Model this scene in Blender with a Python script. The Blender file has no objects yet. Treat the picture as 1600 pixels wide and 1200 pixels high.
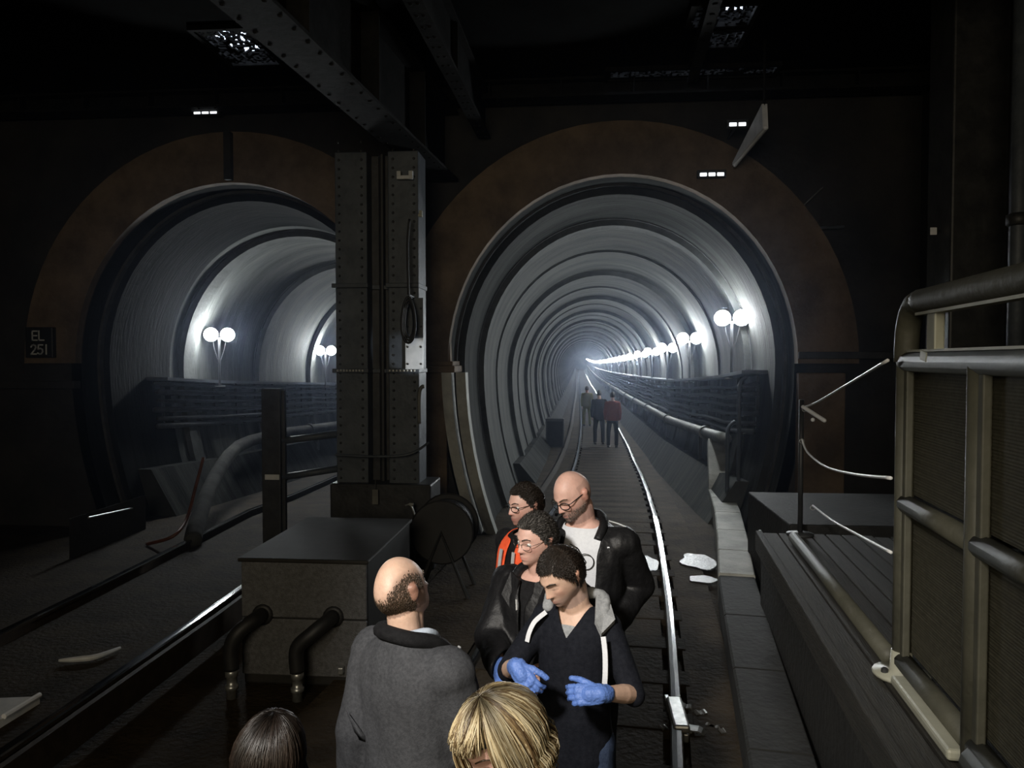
import bpy, bmesh, math, random
import numpy as np
from mathutils import Vector, Matrix, Euler, noise
random.seed(7); np.random.seed(7)
S = bpy.context.scene
COL = S.collection
R = math.radians
PI = math.pi

# ------------------------------------------------------------------ camera, world, lights, exposure
CAM_Z = 2.35
cd = bpy.data.cameras.new('camera'); cam = bpy.data.objects.new('camera', cd); COL.objects.link(cam)
cam.location = (0, 0, CAM_Z); cam.rotation_euler = (R(90 - 1.8145), 0, R(5))
cd.lens = 27; cd.sensor_width = 36; cd.clip_start = .05; cd.clip_end = 600
S.camera = cam
S.view_settings.view_transform = 'Standard'
S.view_settings.look = 'None'
S.view_settings.exposure = 0
S.view_settings.gamma = 1
S.view_settings.use_curve_mapping = False
S.cycles.max_bounces = 6
S.cycles.diffuse_bounces = 3
S.cycles.glossy_bounces = 3
S.cycles.volume_bounces = 0
S.cycles.sample_clamp_indirect = 4
W = bpy.data.worlds.new('daylight'); S.world = W; W.use_nodes = True
W.node_tree.nodes['Background'].inputs[0].default_value = (.72, .82, 1, 1)
W.node_tree.nodes['Background'].inputs[1].default_value = 2.2

LAMP_S = 210
def aim(o, t):
    o.rotation_euler = (Vector(t) - o.location).to_track_quat('-Z', 'Y').to_euler()
def spot(name, loc, tgt, power, angle, blend, color, radius):
    l = bpy.data.lights.new(name, 'SPOT'); l.energy = power; l.spot_size = R(angle); l.spot_blend = blend
    l.color = color; l.shadow_soft_size = radius
    o = bpy.data.objects.new(name, l); COL.objects.link(o); o.location = loc; aim(o, tgt); return o
spot('people_key_spot', (-1.5, -.9, 4.3), (-.1, 3.1, 1.42), 1250, 40, 1, (1, .95, .88), .22)  # unseen spot behind the camera, put in to light the people
spot('fence_fill_spot', (-.9, -1.0, 2.9), (1.45, 2.6, 1.7), 70, 46, 1, (1, .95, .78), .3)  # unseen light near the camera, added to brighten the fence
al = bpy.data.lights.new('chamber_fill_light', 'AREA'); al.energy = 130; al.size = 2.5; al.color = (1, .86, .62)  # unseen area lamp added as a weak warm fill
ao = bpy.data.objects.new('chamber_fill_light', al); COL.objects.link(ao); ao.location = (-1, -3.5, 3.6); aim(ao, (-1, 9, 3.2))

def ray(px, py):
    d = Vector(((px - 800) / 1200, -(py - 600) / 1200, -1)); d.rotate(cam.rotation_euler); return d
def at(px, py, Y):
    d = ray(px, py); return Vector((0, 0, CAM_Z)) + d * (Y / d.y)
def atz(px, py, z):
    d = ray(px, py); return Vector((0, 0, CAM_Z)) + d * ((z - CAM_Z) / d.z)

# ------------------------------------------------------------------ materials
def mat(name, c1, c2=None, scale=6, rough=.8, metal=0, bump=0, bscale=None, stretch=(1, 1, 1), spec=.5, detail=6, lo=.35, hi=.65):
    m = bpy.data.materials.new(name); m.use_nodes = True
    nt = m.node_tree; b = nt.nodes['Principled BSDF']
    b.inputs['Roughness'].default_value = rough; b.inputs['Metallic'].default_value = metal
    b.inputs['Specular IOR Level'].default_value = spec
    tc = nt.nodes.new('ShaderNodeTexCoord'); mp = nt.nodes.new('ShaderNodeMapping')
    mp.inputs['Scale'].default_value = stretch
    nt.links.new(tc.outputs['Object'], mp.inputs[0])
    n = nt.nodes.new('ShaderNodeTexNoise'); n.inputs['Scale'].default_value = scale; n.inputs['Detail'].default_value = detail
    n.inputs['Roughness'].default_value = .65
    nt.links.new(mp.outputs[0], n.inputs[0])
    r = nt.nodes.new('ShaderNodeValToRGB')
    r.color_ramp.elements[0].position = lo; r.color_ramp.elements[1].position = hi
    r.color_ramp.elements[0].color = (*c1, 1); r.color_ramp.elements[1].color = (*(c2 or c1), 1)
    nt.links.new(n.outputs[0], r.inputs[0]); nt.links.new(r.outputs[0], b.inputs['Base Color'])
    if bump:
        n2 = nt.nodes.new('ShaderNodeTexNoise'); n2.inputs['Scale'].default_value = bscale or scale * 4; n2.inputs['Detail'].default_value = 5
        nt.links.new(mp.outputs[0], n2.inputs[0])
        bp = nt.nodes.new('ShaderNodeBump'); bp.inputs['Strength'].default_value = bump; bp.inputs['Distance'].default_value = .02
        nt.links.new(n2.outputs[0], bp.inputs['Height']); nt.links.new(bp.outputs[0], b.inputs['Normal'])
    return m
def emat(name, c, s):
    m = bpy.data.materials.new(name); m.use_nodes = True
    b = m.node_tree.nodes['Principled BSDF']; b.inputs['Base Color'].default_value = (*c, 1)
    b.inputs['Emission Color'].default_value = (*c, 1); b.inputs['Emission Strength'].default_value = s
    return m

M = dict(
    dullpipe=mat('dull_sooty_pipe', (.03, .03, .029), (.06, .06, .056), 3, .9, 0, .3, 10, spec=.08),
    shadelining=mat('shade_toned_first_bay_lining', (.006, .0065, .006), (.016, .017, .016), 1.3, .9, 0, .5, 9, (.4, 3, .4), spec=.05),  # shade inside the far tunnel mouth put into a darker lining colour
    darklining=mat('dark_first_bay_lining', (.018, .019, .018), (.054, .056, .052), 1.3, .9, 0, .5, 9, (.4, 3, .4), spec=.08),  # milder shade at the centre tunnel mouth put into the colour
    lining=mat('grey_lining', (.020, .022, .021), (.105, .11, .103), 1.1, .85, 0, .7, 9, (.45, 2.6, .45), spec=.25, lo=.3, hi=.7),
    rib=mat('rib_lining', (.036, .038, .036), (.078, .082, .078), 2, .85, 0, .4, 12, spec=.25),
    joint=mat('dark_joint_tar', (.03, .03, .03), (.06, .06, .06), 4, .9),  # dark joint lines at rib and arch edges
    brown=mat('sooty_brown_brick', (.09, .064, .042), (.18, .128, .082), 2.2, .85, 0, .6, 18),
    soot=mat('soot_black_wall', (.012, .012, .012), (.03, .028, .026), 1.5, .85, 0, .5, 10),
    ceil=mat('soot_black_roof', (.004, .004, .004), (.009, .009, .009), 2, .9, spec=.05),
    floor=mat('oily_track_bed', (.016, .0108, .0058), (.040, .028, .015), 2.5, .85, 0, .7, 25, spec=.15),
    sleeper=mat('dirty_concrete_sleeper', (.018, .0135, .009), (.045, .034, .022), 3, .85, 0, .5, 20, spec=.12),
    slab=mat('brown_track_slab', (.024, .0175, .011), (.06, .045, .029), 2.2, .85, 0, .6, 22, spec=.12),
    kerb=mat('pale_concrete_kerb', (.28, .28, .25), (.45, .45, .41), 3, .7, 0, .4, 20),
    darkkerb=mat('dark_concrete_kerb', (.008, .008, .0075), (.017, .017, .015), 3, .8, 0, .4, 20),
    rail=mat('polished_rail_steel', (.36, .36, .36), (.44, .44, .43), 12, .12, 1, 0, None, (1, .1, 1)),
    railside=mat('rusty_rail_side', (.025, .018, .012), (.05, .036, .025), 12, .7, .2),
    steel=mat('grey_painted_steel', (.048, .058, .072), (.088, .102, .12), 4, .55, .1, .25, 14),
    steeldark=mat('dark_painted_steel', (.02, .021, .022), (.045, .046, .047), 5, .5, .2, .2, 14),
    girder=mat('sooty_girder_steel', (.006, .006, .006), (.014, .0135, .013), 5, .8, 0, .2, 14, spec=.15),
    plate=mat('white_painted_plate', (.5, .52, .53), (.7, .71, .72), 5, .5),
    black=mat('black_rubber', (.012, .012, .013), (.02, .02, .021), 8, .55),
    galv=mat('bright_zinc', (.35, .36, .35), (.6, .6, .58), 18, .35, .8),
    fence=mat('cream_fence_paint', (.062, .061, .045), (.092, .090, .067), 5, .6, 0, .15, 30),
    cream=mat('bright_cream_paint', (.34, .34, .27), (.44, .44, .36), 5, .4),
    wood=mat('worn_grey_plank', (.014, .013, .010), (.034, .031, .024), 6, .75, 0, .5, 30, (6, .4, 6)),
    pipe=mat('pale_grey_pipe', (.10, .10, .09), (.17, .17, .15), 3, .55, 0, .3, 10),
    cable=mat('dusty_black_cable', (.02, .021, .023), (.05, .052, .056), 6, .5),
    rope=mat('white_plastic_chain', (.75, .76, .78), (.9, .9, .9), 10, .4),
    white=mat('white_enamel', (.8, .82, .85), (.9, .9, .92), 10, .4),
    signblack=mat('black_enamel', (.01, .01, .01), (.015, .015, .015), 5, .4),
    water=mat('shallow_water', (.03, .03, .032), (.05, .05, .05), 3, .36, 0, .25, 30, spec=.4),
    orangepipe=mat('rusty_red_hose', (.10, .035, .015), (.17, .06, .03), 6, .5),
    lens=emat('lamp_glass', (.93, .98, 1), LAMP_S),
    leak_emit=emat('light_leak_glow', (.9, .95, 1), 2.2),
    boxmesh=mat('grey_mesh_casing', (.075, .075, .075), (.13, .13, .135), 40, .6, .1, .3, 160),
    boxtop=mat('dirty_casing_top', (.012, .011, .0095), (.022, .02, .018), 7, .75, .1),
)
def fabric(name, c, c2=None, scale=60, rough=.85, bump=.25, bs=300):
    return mat(name, c, c2 or tuple(min(1, v * 1.35 + .004) for v in c), scale, rough, 0, bump, bs, spec=.18)
M.update(
    skin=None,
    blazer=fabric('grey_wool', (.040, .042, .047), (.066, .068, .075), 90),
    blackcloth=fabric('black_cloth', (.006, .006, .007)),
    leather=mat('black_leather', (.006, .006, .007), (.010, .010, .011), 20, .52, 0, .2, 40, spec=.35),
    navy=fabric('navy_cotton', (.005, .006, .010)),
    greyjersey=fabric('grey_jersey', (.24, .25, .26), (.34, .35, .36), 80),
    whitecotton=fabric('white_cotton', (.66, .68, .72), (.74, .76, .8), 60),
    paleblue=fabric('pale_blue_shirt', (.45, .52, .62), (.55, .62, .72), 60),
    denim=fabric('dark_denim', (.03, .045, .085), (.05, .07, .12), 90),
    darktrouser=fabric('dark_trousers', (.015, .016, .02)),
    orange=emat('unused', (0, 0, 0), 0) if False else fabric('orange_hi_vis', (.85, .10, .035), (.95, .14, .05), 40),
    reflect=mat('silver_reflective_tape', (.55, .56, .56), (.7, .7, .7), 20, .4, .3),
    glove=mat('blue_nitrile', (.10, .19, .52), (.13, .24, .62), 25, .5, 0, .25, 120),
    shoe=mat('black_shoe', (.012, .012, .012), (.02, .02, .02), 10, .4),
    glassrim=mat('black_spectacle_rim', (.01, .01, .01), (.015, .015, .015), 5, .25),
    wirerim=mat('silver_spectacle_rim', (.5, .5, .5), (.6, .6, .6), 5, .25, 1),
    redcloth=fabric('dull_red_cloth', (.22, .05, .035)),
    olive=fabric('olive_cloth', (.16, .15, .06)),
)
def skin_mat(name, c, rough=.5):
    m = mat(name, tuple(v * .9 for v in c), tuple(min(1, v * 1.08) for v in c), 25, rough, 0, .08, 180)
    nt = m.node_tree; b = nt.nodes['Principled BSDF']
    src = b.inputs['Base Color'].links[0].from_socket
    va = nt.nodes.new('ShaderNodeVertexColor'); va.layer_name = 'tone'
    mx = nt.nodes.new('ShaderNodeMix'); mx.data_type = 'RGBA'; mx.blend_type = 'MULTIPLY'; mx.inputs[0].default_value = 1
    nt.links.new(src, mx.inputs[6]); nt.links.new(va.outputs[0], mx.inputs[7]); nt.links.new(mx.outputs[2], b.inputs['Base Color'])
    b.inputs['Subsurface Weight'].default_value = .06; b.inputs['Subsurface Radius'].default_value = (.01, .004, .002)
    return m
M['skin'] = skin_mat('fair_skin', (.60, .40, .30))
M['skin2'] = skin_mat('pink_skin', (.62, .38, .31))
def hair_mat(name, stops, rough=.5, roots=False):
    m = bpy.data.materials.new(name); m.use_nodes = True; nt = m.node_tree; b = nt.nodes['Principled BSDF']
    b.inputs['Roughness'].default_value = rough
    g = nt.nodes.new('ShaderNodeNewGeometry'); r = nt.nodes.new('ShaderNodeValToRGB')
    while len(r.color_ramp.elements) < len(stops): r.color_ramp.elements.new(.5)
    for e, (p, c) in zip(r.color_ramp.elements, stops): e.position = p; e.color = (*c, 1)
    nt.links.new(g.outputs['Random Per Island'], r.inputs[0]); nt.links.new(r.outputs[0], b.inputs['Base Color'])
    if roots:
        va = nt.nodes.new('ShaderNodeVertexColor'); va.layer_name = 'tone'; mx = nt.nodes.new('ShaderNodeMix'); mx.data_type = 'RGBA'; mx.blend_type = 'MULTIPLY'; mx.inputs[0].default_value = 1
        nt.links.new(r.outputs[0], mx.inputs[6]); nt.links.new(va.outputs[0], mx.inputs[7]); nt.links.new(mx.outputs[2], b.inputs['Base Color'])
    return m
M['hair_dark'] = hair_mat('dark_brown_hair', [(0, (.010, .007, .005)), (1, (.028, .019, .013))])
M['hair_grey'] = hair_mat('greying_hair', [(0, (.015, .013, .012)), (.6, (.04, .035, .03)), (1, (.16, .15, .14))])
M['hair_brown'] = hair_mat('brown_fringe_hair', [(0, (.03, .02, .012)), (1, (.08, .055, .035))])
M['hair_blonde'] = hair_mat('highlighted_blonde_hair', [(0, (.10, .06, .03)), (.3, (.28, .20, .10)), (.6, (.62, .52, .31)), (1, (.82, .74, .53))], .42, True)
M['hair_girl'] = hair_mat('long_brown_hair', [(0, (.012, .008, .006)), (1, (.04, .028, .022))], .4, True)
M['hair_beard'] = hair_mat('grey_brown_stubble', [(0, (.07, .06, .05)), (1, (.24, .21, .18))])

# ------------------------------------------------------------------ mesh helpers
class MB:
    def __init__(s): s.v = []; s.f = []; s.m = []
    def add(s, vs, fs, mi=0):
        o = len(s.v); s.v.extend([tuple(v) for v in vs]); s.f.extend([tuple(i + o for i in f) for f in fs]); s.m.extend([mi] * len(fs)); return s
    def box(s, a, b, mi=0, mtx=None):
        x0, y0, z0 = a; x1, y1, z1 = b
        vs = [Vector(p) for p in ((x0,y0,z0),(x1,y0,z0),(x1,y1,z0),(x0,y1,z0),(x0,y0,z1),(x1,y0,z1),(x1,y1,z1),(x0,y1,z1))]
        if mtx: vs = [mtx @ v for v in vs]
        return s.add(vs, [(0,3,2,1),(4,5,6,7),(0,1,5,4),(1,2,6,5),(2,3,7,6),(3,0,4,7)], mi)
    def bbox(s, a, b, bev=.01, mi=0, mtx=None):      # bevelled box
        bm = bmesh.new(); c = [(p + q) / 2 for p, q in zip(a, b)]; d = [max(1e-4, q - p) for p, q in zip(a, b)]
        bmesh.ops.create_cube(bm, size=1, matrix=Matrix.Translation(c) @ Matrix.Diagonal((*d, 1)))
        bmesh.ops.bevel(bm, geom=bm.edges[:], offset=min(bev, min(d) * .4), segments=2, affect='EDGES', profile=.5)
        bm.verts.index_update()
        vs = [(mtx @ v.co if mtx else v.co.copy()) for v in bm.verts]; fs = [[v.index for v in f.verts] for f in bm.faces]
        bm.free(); return s.add(vs, fs, mi)
    def tube(s, pts, r, seg=8, mi=0, caps=True, closed=False):
        pts = [Vector(p) for p in pts]; n = len(pts)
        rs = r if isinstance(r, (list, tuple)) else [r] * n
        up = None; rings = []
        for i, p in enumerate(pts):
            if closed: t = pts[(i + 1) % n] - pts[i - 1]
            else: t = pts[min(i + 1, n - 1)] - pts[max(i - 1, 0)]
            t.normalize()
            if up is None: up = Vector((0, 0, 1)) if abs(t.z) < .9 else Vector((0, 1, 0))
            u = (up - t * up.dot(t)).normalized(); w = t.cross(u); up = u
            rings.append([p + (u * math.cos(a) + w * math.sin(a)) * rs[i] for a in [2 * PI * k / seg for k in range(seg)]])
        vs = [v for q in rings for v in q]; fs = []
        for i in range(n if closed else n - 1):
            j = (i + 1) % n
            for k in range(seg):
                l = (k + 1) % seg; fs.append((i*seg+k, i*seg+l, j*seg+l, j*seg+k))
        if caps and not closed: fs += [tuple(range(seg))[::-1], tuple((n-1)*seg + k for k in range(seg))]
        return s.add(vs, fs, mi)
    def lathe(s, prof, seg=16, mtx=None, mi=0):     # prof: (r, z)
        vs = []; fs = []; n = len(prof)
        for r, z in prof:
            for k in range(seg):
                a = 2 * PI * k / seg; v = Vector((r * math.cos(a), r * math.sin(a), z)); vs.append(mtx @ v if mtx else v)
        for i in range(n - 1):
            for k in range(seg):
                l = (k + 1) % seg; fs.append((i*seg+k, i*seg+l, (i+1)*seg+l, (i+1)*seg+k))
        fs += [tuple(range(seg))[::-1], tuple((n-1)*seg + k for k in range(seg))]
        return s.add(vs, fs, mi)
    def ell(s, c, rad, mtx=None, nu=14, nv=9, mi=0):
        c = Vector(c); vs = []; fs = []
        for j in range(nv + 1):
            t = PI * j / nv
            for i in range(nu):
                a = 2 * PI * i / nu
                p = Vector((rad[0]*math.sin(t)*math.cos(a), rad[1]*math.sin(t)*math.sin(a), rad[2]*math.cos(t)))
                vs.append(c + (mtx @ p if mtx else p))
        for j in range(nv):
            for i in range(nu):
                k = (i + 1) % nu; fs.append((j*nu+i, (j+1)*nu+i, (j+1)*nu+k, j*nu+k))
        return s.add(vs, fs, mi)
    def caps(s, a, b, ra, rb, seg=12):               # capsule with round ends
        a = Vector(a); b = Vector(b); d = (b - a); L = max(d.length, 1e-5); q = d.to_track_quat('Z', 'Y').to_matrix().to_4x4()
        pr = []
        for k in range(5): t = -PI/2 + (PI/2) * k / 4; pr.append((max(1e-4, ra * math.cos(t)), ra * math.sin(t)))
        for k in range(5): t = (PI/2) * k / 4; pr.append((max(1e-4, rb * math.cos(t)), L + rb * math.sin(t)))
        return s.lathe(pr, seg, Matrix.Translation(a) @ q)
    def loft(s, rings, caps=True, mi=0):
        n = len(rings[0]); vs = [v for q in rings for v in q]; fs = []
        for i in range(len(rings) - 1):
            for k in range(n):
                l = (k + 1) % n; fs.append((i*n+k, i*n+l, (i+1)*n+l, (i+1)*n+k))
        if caps: fs += [tuple(range(n))[::-1], tuple((len(rings)-1)*n + k for k in range(n))]
        return s.add(vs, fs, mi)
    def mesh(s, name, mats, smooth=False):
        me = bpy.data.meshes.new(name); me.from_pydata(s.v, [], s.f)
        for m in (mats if isinstance(mats, (list, tuple)) else [mats]): me.materials.append(m)
        if any(s.m): me.polygons.foreach_set('material_index', s.m)
        if smooth: me.polygons.foreach_set('use_smooth', [True] * len(me.polygons))
        me.update(); return me
    def obj(s, name, mats, parent=None, smooth=False):
        return link(name, s.mesh(name, mats, smooth), parent)
def link(name, me, parent=None, loc=None):
    o = bpy.data.objects.new(name, me); COL.objects.link(o)
    if parent: o.parent = parent
    if loc is not None: o.location = loc
    return o
def tag(o, label=None, cat=None, group=None, kind=None):
    if label: o['label'] = label
    if cat: o['category'] = cat
    if group: o['group'] = group
    if kind: o['kind'] = kind
    return o
def thing(name, label, cat, loc=(0, 0, 0), rz=0, group=None):
    o = bpy.data.objects.new(name, None); COL.objects.link(o); o.location = loc; o.rotation_euler = (0, 0, rz)
    o.empty_display_size = .1
    return tag(o, label, cat, group)
def struct(o): o['kind'] = 'structure'; return o
def copy_tree(o, parent=None):
    c = o.copy(); COL.objects.link(c)
    if parent: c.parent = parent
    for ch in list(o.children): copy_tree(ch, c)
    return c
def relpts(pts, loc): return [Vector(p) - Vector(loc) for p in pts]
def spl(pts, n=8):                                    # Catmull-Rom
    P = [Vector(p) for p in pts]; out = []
    for i in range(len(P) - 1):
        a, b, c, d = P[max(i-1, 0)], P[i], P[i+1], P[min(i+2, len(P)-1)]
        for k in range(n):
            t = k / n
            out.append(.5 * ((2*b) + (c - a)*t + (2*a - 5*b + 4*c - d)*t*t + (3*b - a - 3*c + d)*t**3))
    return out + [P[-1]]

# ------------------------------------------------------------------ tunnels
RX, LX, PY = .52, -4.70, 10.2          # tunnel axes, portal plane
DY = [-10, 10.96, 13, 20, 36, 60, 100, 160, 230]; DZ = [0, 0, .12, .38, .58, .80, 1.0, .95, .5]
def drop(y): return float(np.interp(y, DY, DZ))
def prof(a, crown, zs=2.3, cut=.42, n=36, m=8, zb=0):
    P = []
    for k in range(m): z = zb + (zs - zb) * k / m; P.append((-(a - cut * ((zs - z) / zs) ** 2), z))
    for k in range(n + 1): t = PI - PI * k / n; P.append((a * math.cos(t), zs + (crown - zs) * math.sin(t)))
    for k in range(m - 1, -1, -1): z = zb + (zs - zb) * k / m; P.append((a - cut * ((zs - z) / zs) ** 2, z))
    return P
A0, C0 = 2.13, 4.62
def lining(ax, y0, y1, name):
    t = link(name, None) if False else None
    mb = MB(); P = prof(A0, C0); n = len(P); ys = list(np.arange(y0, y1 + .1, 2.5)); vs = []; fs = []
    for y in ys: vs += [(ax + x, y, z - drop(y)) for x, z in P]
    for i in range(len(ys) - 1):
        for k in range(n - 1): fs.append((i*n+k, i*n+k+1, (i+1)*n+k+1, (i+1)*n+k))
    mb.add(vs, fs); o = mb.obj(name, M['lining'], smooth=True); struct(o)
    f = MB(); vs = []
    for y in ys: vs += [(ax - 1.9, y, -drop(y)), (ax + 1.9, y, -drop(y))]
    f.add(vs, [(2*i, 2*i+1, 2*i+3, 2*i+2) for i in range(len(ys) - 1)]); fo = f.obj('tunnel_floor', M['floor'], o)
    e = MB(); e.add([(ax + x, ys[-1], z - drop(ys[-1])) for x, z in P], [tuple(range(n))]); e.obj('end_wall', M['lining'], o)
    return o
lin_r = lining(RX, 12.3, 228, 'wall_tunnel'); lin_r.name = 'wall_tunnel_right'
lin_l = lining(LX, 12.3, 76, 'wall_tunnel_left')
for ax, par, mm in ((RX, lin_r, 'darklining'), (LX, lin_l, 'shadelining')):
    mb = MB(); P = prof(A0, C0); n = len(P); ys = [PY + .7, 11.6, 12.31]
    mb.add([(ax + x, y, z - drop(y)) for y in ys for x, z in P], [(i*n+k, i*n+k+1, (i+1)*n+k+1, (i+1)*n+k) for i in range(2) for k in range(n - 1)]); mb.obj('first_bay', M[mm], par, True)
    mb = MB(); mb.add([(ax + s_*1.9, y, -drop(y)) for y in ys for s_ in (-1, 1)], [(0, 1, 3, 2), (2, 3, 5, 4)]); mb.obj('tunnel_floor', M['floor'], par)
def rib_mesh(w, proud, mats, name, key):
    mb = MB()
    for (y0, y1, pr, mi) in ((-w/2, w/2, proud, 0), (-w/2 - .05, -w/2, .008, 1), (w/2, w/2 + .05, .008, 1)):
        a = prof(A0 - pr, C0 - pr); b = prof(A0 + .03, C0 + .03); n = len(a); vs = []
        for P, y in ((b, y0), (a, y0), (a, y1), (b, y1)): vs += [(x, y, z) for x, z in P]
        fs = []
        for q in range(3):
            for k in range(n - 1): fs.append((q*n+k, q*n+k+1, (q+1)*n+k+1, (q+1)*n+k))
        mb.add(vs, fs, mi)
    return mb.mesh(name, [M['rib'], M['joint']], True)
rib_big = rib_mesh(.34, .10, None, 'tunnel_rib', 0); rib_small = rib_mesh(.18, .03, None, 'tunnel_rib_small', 0)
for me in (rib_big, rib_small):
    for p in me.polygons: p.use_smooth = False
for ax, par, yend, y, st_ in ((RX, lin_r, 226, 12.3, 2.6), (LX, lin_l, 74, 12.75, 3.1)):
    k = 0
    while y < yend:
        o = link('tunnel_rib', rib_big if k % 2 == 0 or ax < 0 else rib_small, par, (ax, y, -drop(y))); y += st_; k += 1

# ------------------------------------------------------------------ portal wall, arches, shell of the chamber
XL, XR, ZC, YB = -8.4, 4.3, 5.9, -5.0
def wl(z, a=2.25, cut=.42, zs=2.3): return a - cut * ((zs - z) / zs) ** 2 if z < zs else a
mb = MB(); zs_ = [2.3 * k / 8 for k in range(9)]
for i in range(8):
    za, zb = zs_[i], zs_[i+1]; wa, wb = wl(za), wl(zb)
    for xa0, xb0, xa1, xb1 in ((XL, XL, LX - wa, LX - wb), (LX + wa, LX + wb, RX - wa, RX - wb), (RX + wa, RX + wb, XR, XR)):
        mb.add([(xa0, PY, za), (xa1, PY, za), (xb1, PY, zb), (xb0, PY, zb)], [(0, 1, 2, 3)])
CO = 4.74
for ax in (LX, RX):
    n = 40
    for k in range(n):
        t0, t1 = PI - PI*k/n, PI - PI*(k+1)/n
        p = [(ax + 2.25*math.cos(t), 2.3 + (CO-2.3)*math.sin(t)) for t in (t0, t1)]
        mb.add([(p[0][0], PY, p[0][1]), (p[1][0], PY, p[1][1]), (p[1][0], PY, ZC), (p[0][0], PY, ZC)], [(0, 1, 2, 3)])
for a, b in ((XL, LX - 2.25), (LX + 2.25, RX - 2.25), (RX + 2.25, XR)):
    mb.add([(a, PY, 2.3), (b, PY, 2.3), (b, PY, ZC), (a, PY, ZC)], [(0, 1, 2, 3)])
wf = struct(mb.obj('wall_front', M['soot']))
def ringpiece(a_in, c_in, a_out, c_out, y0, y1, lower, cut=.42):
    mb = MB()
    if lower: pi_, po = prof(a_in, c_in, cut=cut), prof(a_out, c_out, cut=cut)
    else: pi_, po = prof(a_in, c_in)[8:-8], prof(a_out, c_out)[8:-8]
    n = len(pi_); vs = []
    for P, y in ((po, y1), (po, y0), (pi_, y0), (pi_, y1)): vs += [(x, y, z) for x, z in P]
    fs = []
    for q in range(4):
        r = (q + 1) % 4
        for k in range(n - 1): fs.append((q*n+k, r*n+k, r*n+k+1, q*n+k+1))
    mb.add(vs, fs); return mb
for i, ax in enumerate((RX, LX)):
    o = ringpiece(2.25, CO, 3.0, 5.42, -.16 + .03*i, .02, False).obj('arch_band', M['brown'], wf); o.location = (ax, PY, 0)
    o = ringpiece(2.25, CO, 2.40, CO + .15, 0, .35, True).obj('arch_reveal', M['shadelining' if i else 'darklining'], wf); o.location = (ax, PY, 0)
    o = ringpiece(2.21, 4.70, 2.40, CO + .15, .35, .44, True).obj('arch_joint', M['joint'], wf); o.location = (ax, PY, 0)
    o = ringpiece(2.115, 4.605, 2.40, CO + .15, .44, .75, True).obj('arch_reveal', M['shadelining' if i else 'darklining'], wf); o.location = (ax, PY, 0)
# brown facing below the arch band, impost mouldings, pilaster strips
for (x0, x1) in ((RX - 2.55, RX - 2.27), (RX + 2.27, RX + 2.85)):
    m = MB(); m.bbox((x0 - .32 if x0 < 0 else x0, PY - .13, 0), (x1, PY + .01, 2.18), .015); m.obj('pier_face', M['brown'], wf)
mb = MB(); mb.bbox((RX - 2.9, PY - .22, 2.18), (RX - 2.15, PY + .5, 2.27), .015); mb.bbox((RX - 2.86, PY - .19, 2.27), (RX - 2.18, PY + .45, 2.33), .01)
mb.obj('impost_moulding', M['brown'], wf)
for x0 in (RX - 2.33, RX - 2.14):
    m = MB(); vs = []
    rings = []
    for z in [0.0 + 2.18*k/8 for k in range(9)]:
        xx = x0 + wl(2.18) - wl(z)
        rings.append([Vector((xx, PY - .20, z)), Vector((xx + .13, PY - .20, z)), Vector((xx + .13, PY + .02, z)), Vector((xx, PY + .02, z))])
    m.loft(rings); m.obj('pilaster_strip', M['kerb'], wf)
mb = MB(); mb.bbox((RX + 2.25, PY - .2, 2.36), (XR - .02, PY + .02, 2.45), .01); mb.obj('string_course', M['steeldark'], wf)
mb = MB(); mb.bbox((LX - 3.6, PY - .14, 1.95), (LX - 2.27, PY + .02, 2.05), .01); mb.obj('string_course', M['soot'], wf)
mb = MB(); mb.bbox((LX - .05, PY - .22, CO + .02), (LX + .05, PY, 5.4), .01); mb.obj('keystone_strap', M['soot'], wf)

def quad(name, vs, m): 
    mb = MB(); mb.add(vs, [(0, 1, 2, 3)]); return struct(mb.obj(name, m))
quad('floor', [(XL, YB, 0), (XR, YB, 0), (XR, PY + .75, 0), (XL, PY + .75, 0)], M['floor'])
quad('wall_left', [(XL, YB, 0), (XL, PY, 0), (XL, PY, ZC), (XL, YB, ZC)], M['soot'])
quad('wall_right', [(XR, YB, 0), (XR, PY, 0), (XR, PY, ZC), (XR, YB, ZC)], M['soot'])
quad('wall_back', [(XL, YB, 0), (XR, YB, 0), (XR, YB, ZC), (XL, YB, ZC)], M['soot'])
# ceiling with open light wells
HOLES = [(-4.12, -3.55, 8.0, 8.95), (1.15, 1.75, 7.9, 8.35), (1.35, 1.75, 8.5, 8.9), (.35, 2.35, 9.55, 9.85)]
xs = sorted({XL, XR, *[h[0] for h in HOLES], *[h[1] for h in HOLES]}); ys = sorted({YB, PY, *[h[2] for h in HOLES], *[h[3] for h in HOLES]})
mb = MB()
for i in range(len(xs) - 1):
    for j in range(len(ys) - 1):
        cx, cy = (xs[i] + xs[i+1]) / 2, (ys[j] + ys[j+1]) / 2
        if any(h[0] < cx < h[1] and h[2] < cy < h[3] for h in HOLES): continue
        mb.box((xs[i], ys[j], ZC), (xs[i+1], ys[j+1], ZC + .12))
struct(mb.obj('ceiling', M['ceil']))
GL = ['rusted ceiling grating letting daylight through above the left track', 'square ceiling grating with bright daylight specks, nearest the picture top',
      'small ceiling grating just beyond the bright square one', 'long thin ceiling grating beside the cross girder']
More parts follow.
